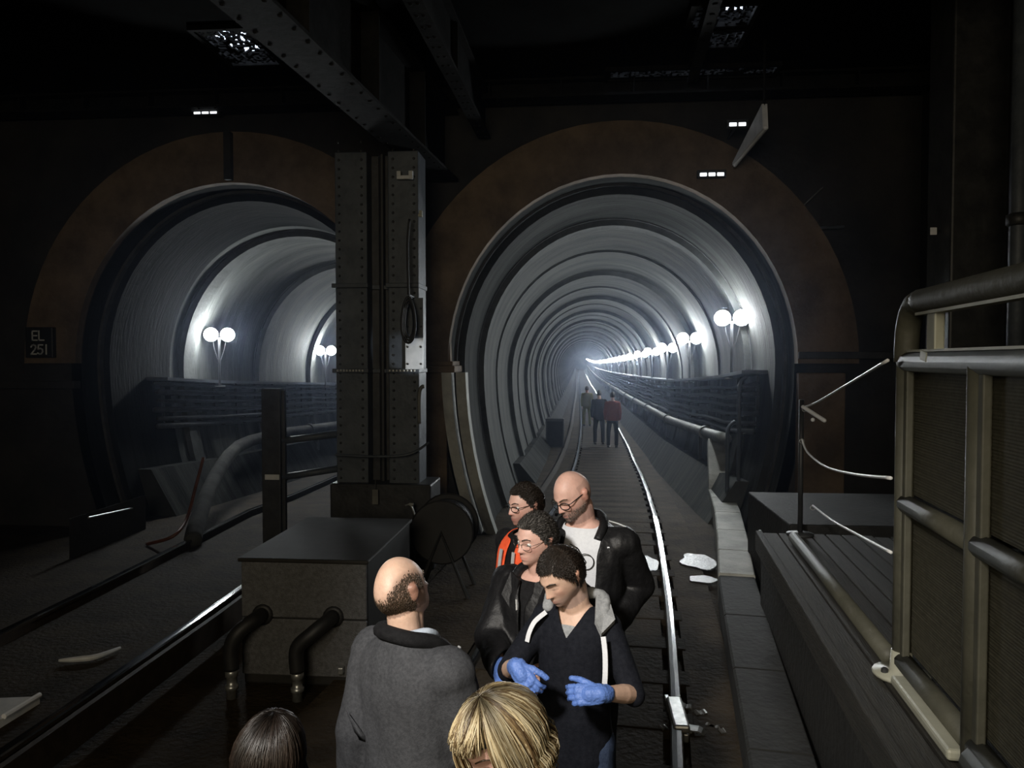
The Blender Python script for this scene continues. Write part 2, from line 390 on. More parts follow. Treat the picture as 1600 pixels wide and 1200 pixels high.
for h, lb in zip(HOLES, GL):
    c = Vector(((h[0]+h[1])/2, (h[2]+h[3])/2, ZC - .02)); t = thing('ceiling_grating', lb, 'grating', c, 0, 'ceiling gratings')
    fr = MB(); w, d = (h[1]-h[0])/2, (h[3]-h[2])/2
    for a, b in (((-w-.05, -d-.05), (w+.05, -d)), ((-w-.05, d), (w+.05, d+.05)), ((-w-.05, -d), (-w, d)), ((w, -d), (w+.05, d))):
        fr.box((a[0], a[1], -.03), (b[0], b[1], .02))
    fr.obj('frame', M['girder'], t)
    g = MB(); s = .028; nx, ny = int(2*w/s), int(2*d/s)
    for i in range(nx):
        for j in range(ny):
            v = noise.noise(Vector((i*.09 + c.x*5, j*.11, 3.3)))
            lim = .16 if w < .5 else .22
            if random.random() < .34 or v > lim + .12 + .1*random.random() or i % 9 == 0 and random.random() < .8:
                g.box((-w + i*s, -d + j*s, -.012), (-w + (i+1)*s, -d + (j+1)*s, .012))
    o = g.obj('bar_lattice', M['girder'], t); o['kind'] = 'stuff'

# ------------------------------------------------------------------ overhead girders
def girder(name, label, p0, p1, depth, width, ribs=6):
    p0 = Vector(p0); p1 = Vector(p1); L = (p1 - p0).length; rz = math.atan2(p1.y - p0.y, p1.x - p0.x)
    t = thing(name, label, 'girder', p0, rz, 'overhead steel girders')
    m = MB(); m.box((0, -.012, .03), (L, .012, depth - .03)); m.obj('web', M['girder'], t)
    for z in (0, depth - .03):
        m = MB(); m.box((0, -width/2, z), (L, width/2, z + .03)); m.obj('flange', M['girder'], t)
    st = MB(); st.box((-.01, -width/2 + .01, .03), (.01, -.012, depth - .03)); st.box((-.01, .012, .03), (.01, width/2 - .01, depth - .03)); me = st.mesh('stiffener', M['girder'])
    for k in range(1, ribs): link('stiffener', me, t, (L*k/ribs, 0, 0))
    rv = MB()
    for k in range(int(L/.22)):
        for y in (-width/2 + .05, width/2 - .05): rv.ell((.1 + k*.22, y, -.002), (.018, .018, .012), None, 6, 4)
    rv.obj('rivets', M['girder'], t)['kind'] = 'stuff'
    return t
girder('girder', 'long diagonal riveted girder running overhead to the column between the tunnels', (-1.79, PY - .1, 4.70), (-2.9, -3.5, 4.70), .9, .40, 9)
girder('girder', 'slim overhead girder beside the long diagonal girder', (-1.25, PY - .1, 5.25), (-1.6, -3.5, 5.25), .55, .16, 6)
girder('girder', 'transverse girder crossing above the portals nearest the arches', (XL, 9.93, 5.66), (XR, 9.93, 5.66), .24, .3, 14)
girder('girder', 'transverse girder crossing high up nearer the viewer', (XL, 5.6, 5.3), (XR, 5.6, 5.3), .55, .24, 14)
girder('girder', 'short lengthwise girder between the two square gratings', (1.36, 9.6, 5.72), (1.20, 5.8, 5.72), .18, .12, 4)

# thin mist hanging in the two tunnels and in front of their mouths
hm = bpy.data.materials.new('tunnel_mist'); hm.use_nodes = True; nt = hm.node_tree; nt.nodes.clear()
vo = nt.nodes.new('ShaderNodeOutputMaterial'); vs_ = nt.nodes.new('ShaderNodeVolumeScatter'); vs_.inputs['Color'].default_value = (.62, .74, 1, 1)
vs_.inputs['Density'].default_value = .0025; vs_.inputs['Anisotropy'].default_value = .82; nt.links.new(vs_.outputs[0], vo.inputs['Volume'])
mb = MB(); mb.box((-7.2, 5.5, -1.2), (3.2, 120, 5.0)); hz = mb.obj('mist', hm); tag(hz, 'thin bluish mist hanging in and before the two tunnel mouths', 'mist', kind='stuff')

# glow boxes added for light leaks; pale sloping brace high on the right
for px, py, Y, w, n, lb in ((1152, 195, 9.6, .11, 2, 'small glowing box put in for a light leak above the pale sloping brace'), (1112, 273, 9.95, .16, 3, 'small glowing box put in for a light leak below the pale sloping brace'), (322, 176, 10.0, .17, 3, 'small glowing box put in for light leaks high above the far tunnel arch')):
    p = at(px, py, Y); t = thing('leak_glow', lb, 'lamp', p, 0, 'light leak glows')
    m = MB(); m.bbox((-w - .02, -.02, -.035), (w + .02, .06, .06), .01); m.obj('housing', M['steeldark'], t)
    h = MB(); h.box((-.012, .06, -.012), (.012, PY - Y, .012)); h.obj('bracket', M['steeldark'], t)
    for k in range(n):
        e = MB(); ww = 2*w/n; e.bbox((-w + k*ww + .012, -.03, -.022), (-w + (k+1)*ww - .012, -.018, .02), .006); e.obj('lens', M['leak_emit'], t)
p0, p1 = at(1196, 196, 8.8), at(1148, 258, 9.9)
t = thing('sloping_brace', 'pale sloping steel brace catching light high on the right', 'brace', p1)
d = (p0 - p1); q = d.to_track_quat('Z', 'X').to_matrix().to_4x4(); L = d.length
m = MB()
prb = []
for k in range(9):
    f_ = k/8; w = .03 + .22*f_; prb.append([q @ Vector(v) for v in ((-w*.15, -.03, f_*L), (w, -.03, f_*L), (w, .03, f_*L), (-w*.15, .03, f_*L))])
m.loft(prb); m.obj('tapered_plate', M['plate'], t)
m = MB(); m.tube([q @ Vector((.1, 0, L*.97)), Vector(((q @ Vector((.1, 0, L*.97))).x, (q @ Vector((.1, 0, L*.97))).y, ZC - p1.z))], .015, 8); m.obj('hanger_rod', M['girder'], t)
m = MB(); m.tube([q @ Vector((-.01, 0, 0)), q @ Vector((-.03, 0, L))], .02, 8); m.obj('edge_tube', M['white'], t)

# ------------------------------------------------------------------ steel column between the tunnels
t = thing('steel_column', 'tall riveted steel column with bolted plates standing between the tunnel mouths', 'column', (-2.23, 8.7, 0))
m = MB(); m.bbox((-.53, -.16, .0), (-.16, .25, 4.69), .012); m.obj('column_shaft', M['steel'], t)
m = MB(); m.bbox((.08, -.16, .0), (.43, .25, 4.69), .012); m.obj('column_shaft', M['steel'], t)
m = MB(); m.box((-.16, .05, 0), (.08, .2, 4.69)); m.obj('web_plate', M['steeldark'], t)
m = MB(); m.tube([(-.03, -.0, 0), (-.03, -.0, 4.69)], .035, 10); m.obj('conduit', M['black'], t)
for z in (3.16, 2.20):
    m = MB(); m.bbox((-.56, -.21, z), (-.14, .27, z + .05), .008); m.bbox((.06, -.21, z), (.44, .27, z + .05), .008)
    m.box((-.14, -.02, z), (.06, .1, z + .04)); m.obj('splice_angle', M['steel'], t)
m = MB()
for x in (-.48, -.22, .14, .38):
    for k in range(46): m.ell((x, -.163, .3 + k*.1), (.016, .012, .016), None, 6, 4)
m.obj('rivets', M['steeldark'], t)['kind'] = 'stuff'
m = MB()
for k in range(9):
    m.bbox((-.50 + k*.036 + .0, -.235, 2.215), (-.478 + k*.036, -.205, 2.24), .004)
for k in range(8): m.bbox((.10 + k*.04, -.235, 2.215), (.122 + k*.04, -.205, 2.24), .004)
m.obj('bolt_row', M['galv'], t)
m = MB(); m.bbox((-.62, -.3, 0), (.62, .4, .12), .02); m.bbox((-.58, -.26, .12), (.58, .34, .95), .02); m.obj('column_base', M['steeldark'], t)
m = MB(); m.tube(spl([(-.5, -.3, 1.28), (0, -.32, 1.27), (.35, -.3, 1.3), (.55, -.2, 1.42)], 6), .014, 6); m.obj('thin_pipe', M['steel'], t)
# white bolted plate on the column's far right edge and lamp that lights it
wp = at(648, 552, 8.5)
t = thing('access_plate', 'bright white bolted plate beside the column edge, lit by a lamp', 'plate', wp)
m = MB(); m.bbox((-.105, -.014, -.18), (.10, .0, .17), .006); m.obj('sheet', M['plate'], t)
m = MB(); m.bbox((-.105, -.014, .172), (.10, .0, .62), .006); m.obj('upper_sheet', M['steel'], t)
me = MB().lathe([(.012, 0), (.012, .012), (.006, .016)], 8, Matrix.Rotation(R(90), 4, 'X')).mesh('bolt', M['steeldark'])
for x in (-.075, .075):
    for z in (-.12, .07, .30, .5): link('bolt', me, t, (x, -.014, z))
wl_ = bpy.data.lights.new('column_worklight', 'SPOT'); wl_.energy = 26; wl_.spot_size = R(26); wl_.spot_blend = .5; wl_.shadow_soft_size = .03; wl_.color = (.93, .97, 1)
wo = bpy.data.objects.new('column_worklight', wl_); COL.objects.link(wo); wo.location = wp + Vector((.62, -.75, -.25)); aim(wo, wp + Vector((0, 0, -.03)))
# hank of hose
hp = at(638, 500, 8.28)
t = thing('hose_hank', 'hank of black hose hanging on the riveted column', 'hose', hp)
for k in range(3):
    m = MB(); r1, r2 = .075 - .012*k, .25 - .03*k
    m.tube([(r1*math.sin(2*PI*j/28)*(.6 + .4*(1 - math.cos(2*PI*j/28))/2 + .2), .02*k, r2*math.cos(2*PI*j/28)) for j in range(28)], .014, 8, closed=True)
    m.obj('hose_loop', M['black'], t, True)
m = MB(); m.tube(spl([(0, .02, .25), (-.01, .02, .8), (.01, .03, 1.1)], 5), .014, 8); m.obj('hose_tail', M['black'], t, True)
m = MB(); m.box((-.02, 0, .24), (.02, .26, .275)); m.obj('hook', M['steel'], t)
p = at(632, 273, 8.45); t = thing('cleat_plate', 'small pale notched plate high on the column under the long girder', 'plate', p)
m = MB(); m.bbox((-.09, 0, -.045), (.09, .05, -.005), .004); m.bbox((-.09, 0, -.005), (-.045, .05, .045), .004); m.bbox((.045, 0, -.005), (.09, .05, .045), .004); m.obj('notched_sheet', M['plate'], t)
p = at(656, 334, 8.48); t = thing('cable_clip', 'small yellowish cable clip on the column right edge', 'clip', p)
m = MB(); m.bbox((-.022, 0, -.03), (.022, .06, .0), .005); m.bbox((-.012, 0, .0), (.022, .06, .04), .005); m.obj('clip_body', M['cream'], t)
p = at(660, 620, 8.5); t = thing('cable_end', 'pale cable end running down the column right edge', 'cable', p)
m = MB(); m.tube(spl([(.03, -.03, .12), (-.01, -.03, .1), (-.03, -.03, 0), (-.03, -.03, -.3)], 5), .022, 8); m.obj('cable_sheath', M['pipe'], t, True)

# ------------------------------------------------------------------ tracks
RY = [-6, 3, 4, 5, 6, 8, 10.5, 14, 17.4, 24, 32, 76, 150, 226]; RXX = [.1, .40, .53, .63, .74, .90, 1.06, 1.25, 1.37, 1.52, 1.60, 1.6, 1.45, 1.3]
def rr(y): 
    a = [float(np.interp(y + d, RY, RXX)) for d in (-1.2, -.6, 0, .6, 1.2)]; return sum(a)/5
def sweep(path, sec, mi=None):            # sec: list of (x, z), path of Vectors, section upright
    n = len(sec); vs = []; 
    for i, p in enumerate(path):
        tdir = (path[min(i+1, len(path)-1)] - path[max(i-1, 0)]); tdir.z = 0; tdir.normalize(); s = Vector((tdir.y, -tdir.x, 0))
        vs += [p + s*x + Vector((0, 0, z)) for x, z in sec]
    mb = MB(); fs = []
    for i in range(len(path) - 1):
        for k in range(n): l = (k+1) % n; fs.append((i*n+k, i*n+l, (i+1)*n+l, (i+1)*n+k))
    fs += [tuple(range(n)), tuple((len(path)-1)*n + k for k in range(n))[::-1]]
    mb.add(vs, fs)
    if mi: mb.m = [mi[k % n] for i in range(len(path) - 1) for k in range(n)] + [1, 1]
    return mb
SEC = [(-.07, 0), (-.07, .015), (-.012, .035), (-.012, .115), (-.036, .125), (-.036, .148), (-.028, .1585), (0, .1595), (.028, .1585), (.036, .148), (.036, .125), (.012, .115), (.012, .035), (.07, .015), (.07, 0)]
SMI = [1]*5 + [0]*4 + [1]*6
SECC = [(-.07, 0), (-.07, .02), (-.03, .04), (-.03, .08), (-.055, .10), (-.055, .15), (.055, .15), (.055, .10), (.03, .08), (.03, .04), (.07, .02), (.07, 0)]
yy = list(np.arange(-4, 12, .35)) + list(np.arange(12, 40, 1)) + list(np.arange(40, 226, 4))
t = thing('railway_track', 'shiny curved railway track running down the centre tunnel with worn sleepers', 'track')
for dx in (0, -1.5):
    sweep([Vector((rr(y) + dx, y, -.04 - drop(y))) for y in yy], SEC, SMI).obj('running_rail', [M['rail'], M['railside']], t, False)
yy2 = [y for y in yy if y > 11.5]
sweep([Vector((rr(y) - 1.5 - .40, y, -.01 - drop(y))) for y in yy2], SECC).obj('conductor_rail', M['railside'], t)['label'] = 'dull wide conductor rail'
sl = MB(); sl.bbox((-.86, -.13, -.12), (.86, .13, .056), .012); sme = sl.mesh('sleeper', M['sleeper'])
y = 3.6
while y < 70:
    o = link('sleeper', sme, t, (rr(y) - .75, y, -drop(y))); o.rotation_euler = (random.uniform(-.01, .01), 0, random.uniform(-.02, .02) - math.atan(rr(y + .5) - rr(y - .5))); y += .68
for dx0, dx1, nm in ((-1.42, -.08, 'track_slab'), (.08, .42, 'track_slab'), (-2.4, -1.58, 'track_slab')):
    pth = [Vector((rr(y), y, -drop(y))) for y in yy if 2 < y < 60]
    sweep(pth, [(dx0, -.1), (dx0, .05), (dx1, .05), (dx1, -.1)]).obj(nm, M['slab'], t)
# fishplate joint and clamps on the near right rail
jy = 4.95; jx = rr(jy)
m = MB(); m.bbox((jx + .012, jy - .28, .02), (jx + .045, jy + .28, .075), .008); m.bbox((jx - .045, jy - .28, .02), (jx - .012, jy + .28, .075), .008)
for k in (-.2, -.07, .07, .2):
    m.lathe([(.018, 0), (.018, .025), (.01, .03)], 6, Matrix.Translation((jx + .045, jy + k, .048)) @ Matrix.Rotation(R(90), 4, 'Y'))
m.obj('fishplate', M['galv'], t)
m = MB(); m.bbox((jx - .05, jy - .30, .085), (jx + .05, jy + .12, .135), .015); m.obj('joint_clamp', M['galv'], t)
# loose hardware beside the joint
LB = ['flat silver clip lying right of the rail joint', 'bent silver bracket lying behind the rail joint', 'larger curved silver plate lying in front of the rail joint', 'small silver stub beside the kerb at the rail joint', 'thin silver bar lying between joint and kerb', 'small silver scrap left of the rail joint']
for (px, py, w, d, a, bend), lb in zip(((1095, 1114, .10, .05, .3, .02), (1072, 1106, .09, .05, -.2, .03), (1078, 1142, .20, .07, -.35, .04), (1129, 1143, .04, .05, .2, .02), (1112, 1134, .10, .03, -.55, .01), (1037, 1138, .06, .05, .5, .02)), LB):
    p = atz(px, py, .05); t2 = thing('rail_clip', lb, 'rail clip', (p.x, p.y, .0), a, 'loose rail hardware')
    m = MB(); rings = []
    for k in range(9):
        f_ = k/8; x = (f_ - .5)*w; z = .03 + bend*math.sin(PI*f_)*1.0 + .01*math.sin(9*f_); rings.append([Vector((x, -d/2*(1-.3*f_), z)), Vector((x, d/2, z + .006)), Vector((x, d/2, z + .014)), Vector((x, -d/2*(1-.3*f_), z + .008))])
    m.loft(rings); m.obj('spring_plate', M['galv'], t2)
    m = MB(); m.bbox((-.02, -.02, 0), (.02, .02, .05), .006); m.obj('stud', M['railside'], t2)

t = thing('railway_track', 'dark railway track with one glinting rail entering the side tunnel beyond the grey pump box', 'track')
yl = list(np.arange(-4, 76, 1.0))
def lr(y): return -3.28 - .65*max(0, min(1, (y - 6)/14))**1.3
for dx in (0, -1.45):
    sweep([Vector((lr(y) + dx, y, -.04 - drop(y))) for y in yl], SEC, SMI).obj('running_rail', [M['rail'], M['railside']], t)
sweep([Vector((lr(y) + .32, y, .06 - drop(y))) for y in yl if y < 9.5], [(-.02, 0), (-.02, .2), (.02, .2), (.02, 0)]).obj('guard_board', M['railside'], t)
sweep([Vector((lr(y), y, -drop(y))) for y in yl], [(-1.37, -.1), (-1.37, .03), (-.08, .03), (-.08, -.1)]).obj('track_slab', M['floor'], t)
# puddles and pale plates on the floor
def puddle(label, c, pts, name='puddle', m_=None, h=.008):
    mb = MB(); n = len(pts); vs = [(x, y, 0) for x, y in pts] + [(x*.96, y*.96, h) for x, y in pts]
    mb.add(vs, [tuple(range(n, 2*n))] + [(k, (k+1) % n, n + (k+1) % n, n + k) for k in range(n)])
    return tag(mb.obj(name, m_ or M['water']), label, name.replace('_', ' ')), c
def blob(rx, ry, seed, n=26, j=.25):
    return [((rx*(1 + j*noise.noise(Vector((math.cos(a)*1.3, math.sin(a)*1.3, seed)))*1.5))*math.cos(a), (ry*(1 + j*noise.noise(Vector((math.cos(a)*1.3 + 4, math.sin(a)*1.3, seed)))*1.5))*math.sin(a)) for a in [2*PI*k/n for k in range(n)]]
for lb, px, py, rx, ry, sd in (('bright puddle between the right rail and the pale kerb', 1092, 877, .21, .33, 1.0), ('puddle on the track bed behind the bald bearded man', 1008, 880, .16, .33, 2.4), ('narrow puddle in front of the bright one beside the kerb', 1098, 905, .16, .14, 5.1)):
    p = atz(px, py, .06); o, _ = puddle(lb, p, blob(rx, ry, sd)); o.location = (p.x, p.y, .056)
m = MB(); pts = [atz(92, 1032, .06), atz(120, 1030, .06), atz(150, 1026, .06), atz(188, 1012, .06)]; c = sum(pts, Vector())/4; c.z = 0
t = thing('puddle_glint', 'pale bent strip standing in for a puddle reflection between the far dark rails', 'puddle reflection', c)
m.tube([p - c for p in spl(pts, 6)], [.010 + .013*math.sin(PI*k/18) for k in range(19)], 8); m.obj('strip', M['plate'], t)  # puddle reflection built as a pale solid strip
pts = [atz(-40, 1092, .08), atz(62, 1088, .08), atz(6, 1122, .08), atz(-40, 1150, .08)]; c = sum(pts, Vector())/4
t = thing('cover_plate', 'pale flat cover plate at the near end of the dark track', 'plate', (c.x, c.y, 0))
m = MB(); b = [(p - Vector((c.x, c.y, 0))) for p in pts]; m.add(b + [Vector((p.x, p.y, .0)) for p in b], [(0, 3, 2, 1), (4, 5, 6, 7), (0, 1, 5, 4), (1, 2, 6, 5), (2, 3, 7, 6), (3, 0, 4, 7)]); m.obj('sheet', M['plate'], t)
m = MB(); m.tube([b[1] + Vector((0, 0, .01)), b[2] + Vector((0, 0, .01))], .018, 8); m.obj('lip', M['white'], t)

# ------------------------------------------------------------------ kerb, haunch, pipes and cables of the centre tunnel
t = thing('kerb_wall', 'low curving concrete kerb with lamplight painted into its pale far top, beside the right rail', 'kerb')
KY = [3, 3.9, 5.7, 7.4, 9, 10.7, 12.3]; KX = [.72, .87, 1.10, 1.33, 1.60, 1.86, 2.05]
def kx(y): return float(np.interp(y, KY, KX))
ed = [3.0, 4.1, 5.2, 6.3, 7.45, 8.4, 9.4, 10.5, 11.6, 12.4]
for a, b in zip(ed[:-1], ed[1:]):
    P = [Vector((kx(y) + .17, y, 0)) for y in np.linspace(a + .012, b - .012, 5)]; hz = .30 if a > 7 else .28
    sweep(P, [(-.17, -.3), (-.17, hz - .015), (-.155, hz), (.16, hz), (.17, hz - .015), (.17, -.3)]).obj('kerb_block', M['kerb'] if a > 7 else M['darkkerb'], t)  # far blocks coloured pale as if lit, near ones dark as in shadow
P = [Vector(v) for v in ((2.2, 12.3, .16), (2.22, 12.45, .5), (2.28, 12.9, .8), (2.36, 13.4, .98))]
m = MB(); rings = []
for p in spl(P, 5): rings.append([p + Vector((-.15, 0, .02)), p + Vector((.15, 0, .02)), p + Vector((.15, .1, -.05)), p + Vector((-.15, .1, -.05))])
m.loft(rings); m.obj('rising_cover', M['kerb'], t)
# haunch: pale bench at the foot of the right-hand tunnel wall, both tunnels
def haunch(ax, side, y0, y1, par, zt=.62, ins=.42):
    ys_ = list(np.arange(y0, y1, 3.0)); mb = MB(); rings = []
    for y in ys_:
        z = -drop(y); r = [Vector((ax + side*1.30, y, z - .05)), Vector((ax + side*1.72, y, z + zt)), Vector((ax + side*2.2, y, z + zt)), Vector((ax + side*2.2, y, z - .05))]
        rings.append(r)
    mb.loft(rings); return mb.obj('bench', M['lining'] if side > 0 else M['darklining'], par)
haunch(RX, 1, 11.2, 226, lin_r); haunch(RX, -1, 15.5, 226, lin_r, .45); haunch(LX, -1, 11, 74, lin_l, .7)
def pipe_run(label, ax, side, x, z, y0, y1, r, tail=None, m_=None, step=6.0):
    t = thing('water_main', label, 'pipe')
    pts = ([Vector(v) for v in tail] if tail else []) + [Vector((x, y, z - drop(y))) for y in np.arange(y0, y1, 2.0)]
    m = MB(); m.tube(spl(pts, 3), r, 12); m.obj('pipe_barrel', m_ or M['pipe'], t, True)
    fl = MB().lathe([(r, -.05), (r + .03, -.05), (r + .03, .05), (r, .05)], 14, Matrix.Rotation(R(90), 4, 'X')).mesh('flange', m_ or M['pipe'])
    sp = MB(); sp.box((-.03, -.05, -.6), (.03, .05, -r + .01)); sm = sp.mesh('pipe_support', M['steeldark'])
    y = y0 + 2
    while y < min(y1, 90):
        link('flange', fl, t, (x, y, z - drop(y))); link('pipe_support', sm, t, (x, y + .6, z - drop(y))); y += step
    return t
pipe_run('thick pale pipe along the right-hand wall of the centre tunnel', RX, 1, RX + 1.80, 1.18, 12.4, 226, .095)
pipe_run('thick pale pipe along the wall of the far tunnel, bending down to the ground at its mouth', LX, -1, LX + (-1.62), 1.0, 15.5, 74, .11,
         [(-4.78, 9.1, .08), (-4.98, 9.6, .22), (-5.62, 11.4, .52), (-6.15, 13.4, .78)], M['dullpipe'])
def cable_rack(label, ax, side, y0, y1, step, zt=2.16):
    t = thing('cable_rack', label, 'cable rack')
    x0 = ax + side*2.12
    zz = [2.02, 1.88, 1.74, 1.60, 1.46, 1.34]
    for i, z in enumerate(zz):
        pts = [Vector((x0 - side*(.16 + .03*math.sin(i*2.1 + y*.4)), y, z - drop(y) - .035*math.sin(y*PI/step)**2)) for y in np.arange(y0, y1, 1.05)]
        m = MB(); m.tube(pts, .032 + .012*(i % 2), 6); m.obj('cable', M['cable'], t, True)
    br = MB(); a, b = sorted((0, -side*.30)); br.box((a, -.025, -.92), (min(a, b) + .3, .025, -.0)) if False else None
    br.box((min(-side*.02, -side*.06), -.025, -.95), (max(-side*.02, -side*.06), .025, .0))
    for z in zz: br.box((min(0, -side*.24), -.02, z - zt - .055), (max(0, -side*.24), .02, z - zt - .04))
    me = br.mesh('bracket', M['steeldark'])
    y = y0 + .4; n = 0
    while y < y1 and n < 60: link('bracket', me, t, (x0, y, zt - drop(y))); y += step; n += 1
    sh = MB(); pts = [Vector((x0 - side*.16, y, zt - drop(y))) for y in np.arange(y0, y1, 2.0)]
    sweep(pts, [(-.19, 0), (-.19, .05), (.19, .05), (.19, 0)]).obj('shelf', M['steel'], t)
    return t
cable_rack('rack of dusty cables under a shelf on the right-hand wall of the centre tunnel', RX, 1, 11.1, 120, 1.4)
cable_rack('rack of dusty cables under a shelf along the far tunnel wall', LX, -1, 11.6, 70, .9, 2.06)
# dark cabinet on the left wall foot of the centre tunnel
p = atz(872, 690, -.45); t = thing('track_cabinet', 'small dark cabinet at the foot of the centre tunnel left wall', 'cabinet', (-.75, 24, -drop(24)))
m = MB(); m.bbox((-.28, -.2, .0), (.28, .2, .95), .02); m.obj('cabinet_body', M['steeldark'], t)
m = MB(); m.bbox((-.24, -.225, .08), (.24, -.2, .87), .01); m.obj('cabinet_door', M['girder'], t)

# ------------------------------------------------------------------ work lamps in the tunnels
def make_lamp(side):
    t = thing('work_lamp', '', 'lamp')
    m = MB(); m.tube([(0, 0, -.85), (0, 0, 0)], .022, 8); m.bbox((-.09, -.09, -.87), (.09, .09, -.85), .005); m.obj('post', M['steeldark'], t)
    m = MB(); m.box((-.16, -.02, -.02), (.16, .02, .02)); m.obj('crossbar', M['steeldark'], t)
    for s in (-1, 1):
        h = MB(); h.lathe([(.04, -.08), (.115, -.075), (.13, .0), (.13, .02)], 14, Matrix.Translation((s*.14, .04, .07)) @ Matrix.Rotation(R(90), 4, 'X')); ho = h.obj('lamp_head', M['steeldark'], t)
        l = MB(); l.ell((s*.14, -.02, .07), (.118, .10, .118), None, 14, 8); l.obj('lens', M['lens'], ho, True)
        k = MB(); k.tube(spl([(s*.115, .06, .03), (s*.08, .05, -.2), (0, .03, -.45)], 4), .008, 5); k.obj('flex', M['black'], t)
    return t
proto_lamp = make_lamp(1)
ords = ['first', 'second', 'third', 'fourth', 'fifth', 'sixth', 'seventh', 'eighth', 'ninth', 'tenth']
ylamps = [12.0, 16.5] + [20.6 + 4.3*k for k in range(48)]
for i, y in enumerate(ylamps):
    o = proto_lamp if i == 0 else copy_tree(proto_lamp)
    o.location = (RX + 1.80, y, 2.98 - drop(y)); o.rotation_euler = (0, 0, R(-18))
    o['label'] = f'{ords[i]} glaring twin work lamp from the mouth of the centre tunnel' if i < 10 else 'one of the far work lamps merging into a bright row in the centre tunnel'
    o['group'] = 'work lamps in the centre tunnel'
for i, y in enumerate([13.3, 19.1, 24.7, 30.3, 36, 42, 48, 54, 60]):
    o = copy_tree(proto_lamp); o.location = (LX - 1.74, y, 2.86 - drop(y)); o.rotation_euler = (0, 0, R(25))
    o['label'] = f'{ords[i]} glaring twin work lamp from the mouth of the far tunnel'
    o['group'] = 'work lamps in the far tunnel'

# ------------------------------------------------------------------ pump box, drum, post, sign
bx0, bx1, by0, by1, bz = -2.42, -1.50, 5.3, 6.7, .93
t = thing('pump_box', 'grey mesh-fronted pump box with two discharge pipes in front of the column', 'pump box', ((bx0+bx1)/2, by0, 0))
hw = (bx1 - bx0)/2
m = MB(); m.bbox((-hw, .02, 0), (hw, by1 - by0, bz - .03), .015); m.obj('casing', M['boxtop'], t)
m = MB(); m.bbox((-hw, -.01, .50), (hw, .02, bz - .03), .008); m.obj('front_panel', M['boxmesh'], t)
m = MB(); m.bbox((-hw, -.01, .08), (hw, .02, .49), .008); m.obj('front_panel', M['boxmesh'], t)
m = MB(); m.bbox((-hw - .02, -.03, bz - .03), (hw + .02, by1 - by0 + .02, bz), .01); m.obj('lid', M['boxtop'], t)
for s, (ax_, tx) in enumerate(((-.30, -.44), (.22, .03))):
    m = MB(); m.tube(spl([(ax_, 0, .52), (ax_ - .01, -.12, .52), (ax_ - .09, -.2, .46), (tx, -.22, .36), (tx, -.22, .2)], 6), .052, 12); m.lathe([(.075, 0), (.075, .03), (.05, .03)], 14, Matrix.Translation((ax_, 0, .52)) @ Matrix.Rotation(R(90), 4, 'X'))
    m.obj('elbow_pipe', M['black'], t, True)
    m = MB(); m.lathe([(.036, -.02), (.036, .06), (.046, .065), (.046, .09), (.034, .095), (.034, .15), (.044, .155), (.044, .19), (.036, .2)], 14, Matrix.Translation((tx, -.22, 0))); m.obj('silver_coupling', M['galv'], t, True)
m = MB(); m.bbox((.2, -.24, .0), (.62, -.19, .035), .005); m.obj('foot_channel', M['steel'], t)
m = MB(); m.bbox((.26, -.06, .12), (.30, -.01, .17), .008); m.obj('latch', M['galv'], t)
# drum
p = at(690, 832, 7.3)
t = thing('hose_drum', 'black round hose drum standing at the left foot of the centre tunnel portal', 'drum', (p.x, 7.3, 0))
rx = Matrix.Translation((0, .2, p.z)) @ Matrix.Rotation(R(90), 4, 'X')
m = MB(); m.lathe([(.22, -.2), (.22, .2)], 24, rx); m.obj('drum_barrel', M['black'], t, True)
for z in (-.21, .19):
    m = MB(); m.lathe([(.10, z), (.30, z), (.315, z + .01), (.30, z + .02), (.10, z + .02)], 28, rx); m.obj('drum_rim', M['black'], t)
m = MB()
for k in range(7): m.tube([rx @ Vector((.245*math.cos(a), .245*math.sin(a), -.16 + .053*k)) for a in [2*PI*j/24 for j in range(24)]], .024, 6, closed=True)
m.obj('wound_hose', M['cable'], t, True)
for yy_ in (-.03, .43):
    m = MB(); m.tube([(-.28, yy_, 0), (0, yy_, p.z), (.28, yy_, 0)], .022, 8); m.obj('stand', M['steeldark'], t)
# tap with glints and pale tag at column foot
p = at(642, 793, 8.2); t = thing('standpipe_tap', 'small glinting metal tap at the foot of the steel column', 'tap', p)
m = MB(); m.tube(spl([(-.06, 0, .02), (-.01, 0, .03), (.02, 0, -.02), (.04, 0, -.08)], 4), .012, 8); m.bbox((-.02, -.015, .02), (.03, .015, .05), .005); m.obj('spout', M['galv'], t)
m = MB(); m.tube([(.0, .02, .02), (0, .15, .0), (0, .18, -p.z)], .014, 8); m.obj('riser', M['steeldark'], t)
p = at(586, 776, 8.36); t = thing('inspection_tag', 'faint pale tag hanging on the column base', 'tag', p)
m = MB(); m.bbox((-.035, 0, -.09), (.035, .012, .08), .006); m.obj('card', M['pipe'], t)
m = MB(); m.tube([(0, .006, .08), (0, .03, .2)], .004, 5); m.obj('string', M['black'], t)
# marker post
p = atz(430, 880, 0); t = thing('marker_post', 'dark slim post with a pale label band in front of the far tunnel', 'post', (p.x, p.y, 0))
m = MB(); m.bbox((-.12, -.07, 0), (.10, .07, 2.02), .01); m.obj('post_shaft', M['steeldark'], t)
m = MB(); m.bbox((-.16, -.12, 0), (.14, .12, .03), .006); m.obj('base_plate', M['steeldark'], t)
m = MB(); m.bbox((-.08, -.082, .98), (.09, -.07, 1.04), .003); m.obj('label_band', M['plate'], t)
m = MB(); m.bbox((.10, -.03, 0), (.14, .03, 2.0), .006); m.obj('side_angle', M['steeldark'], t)
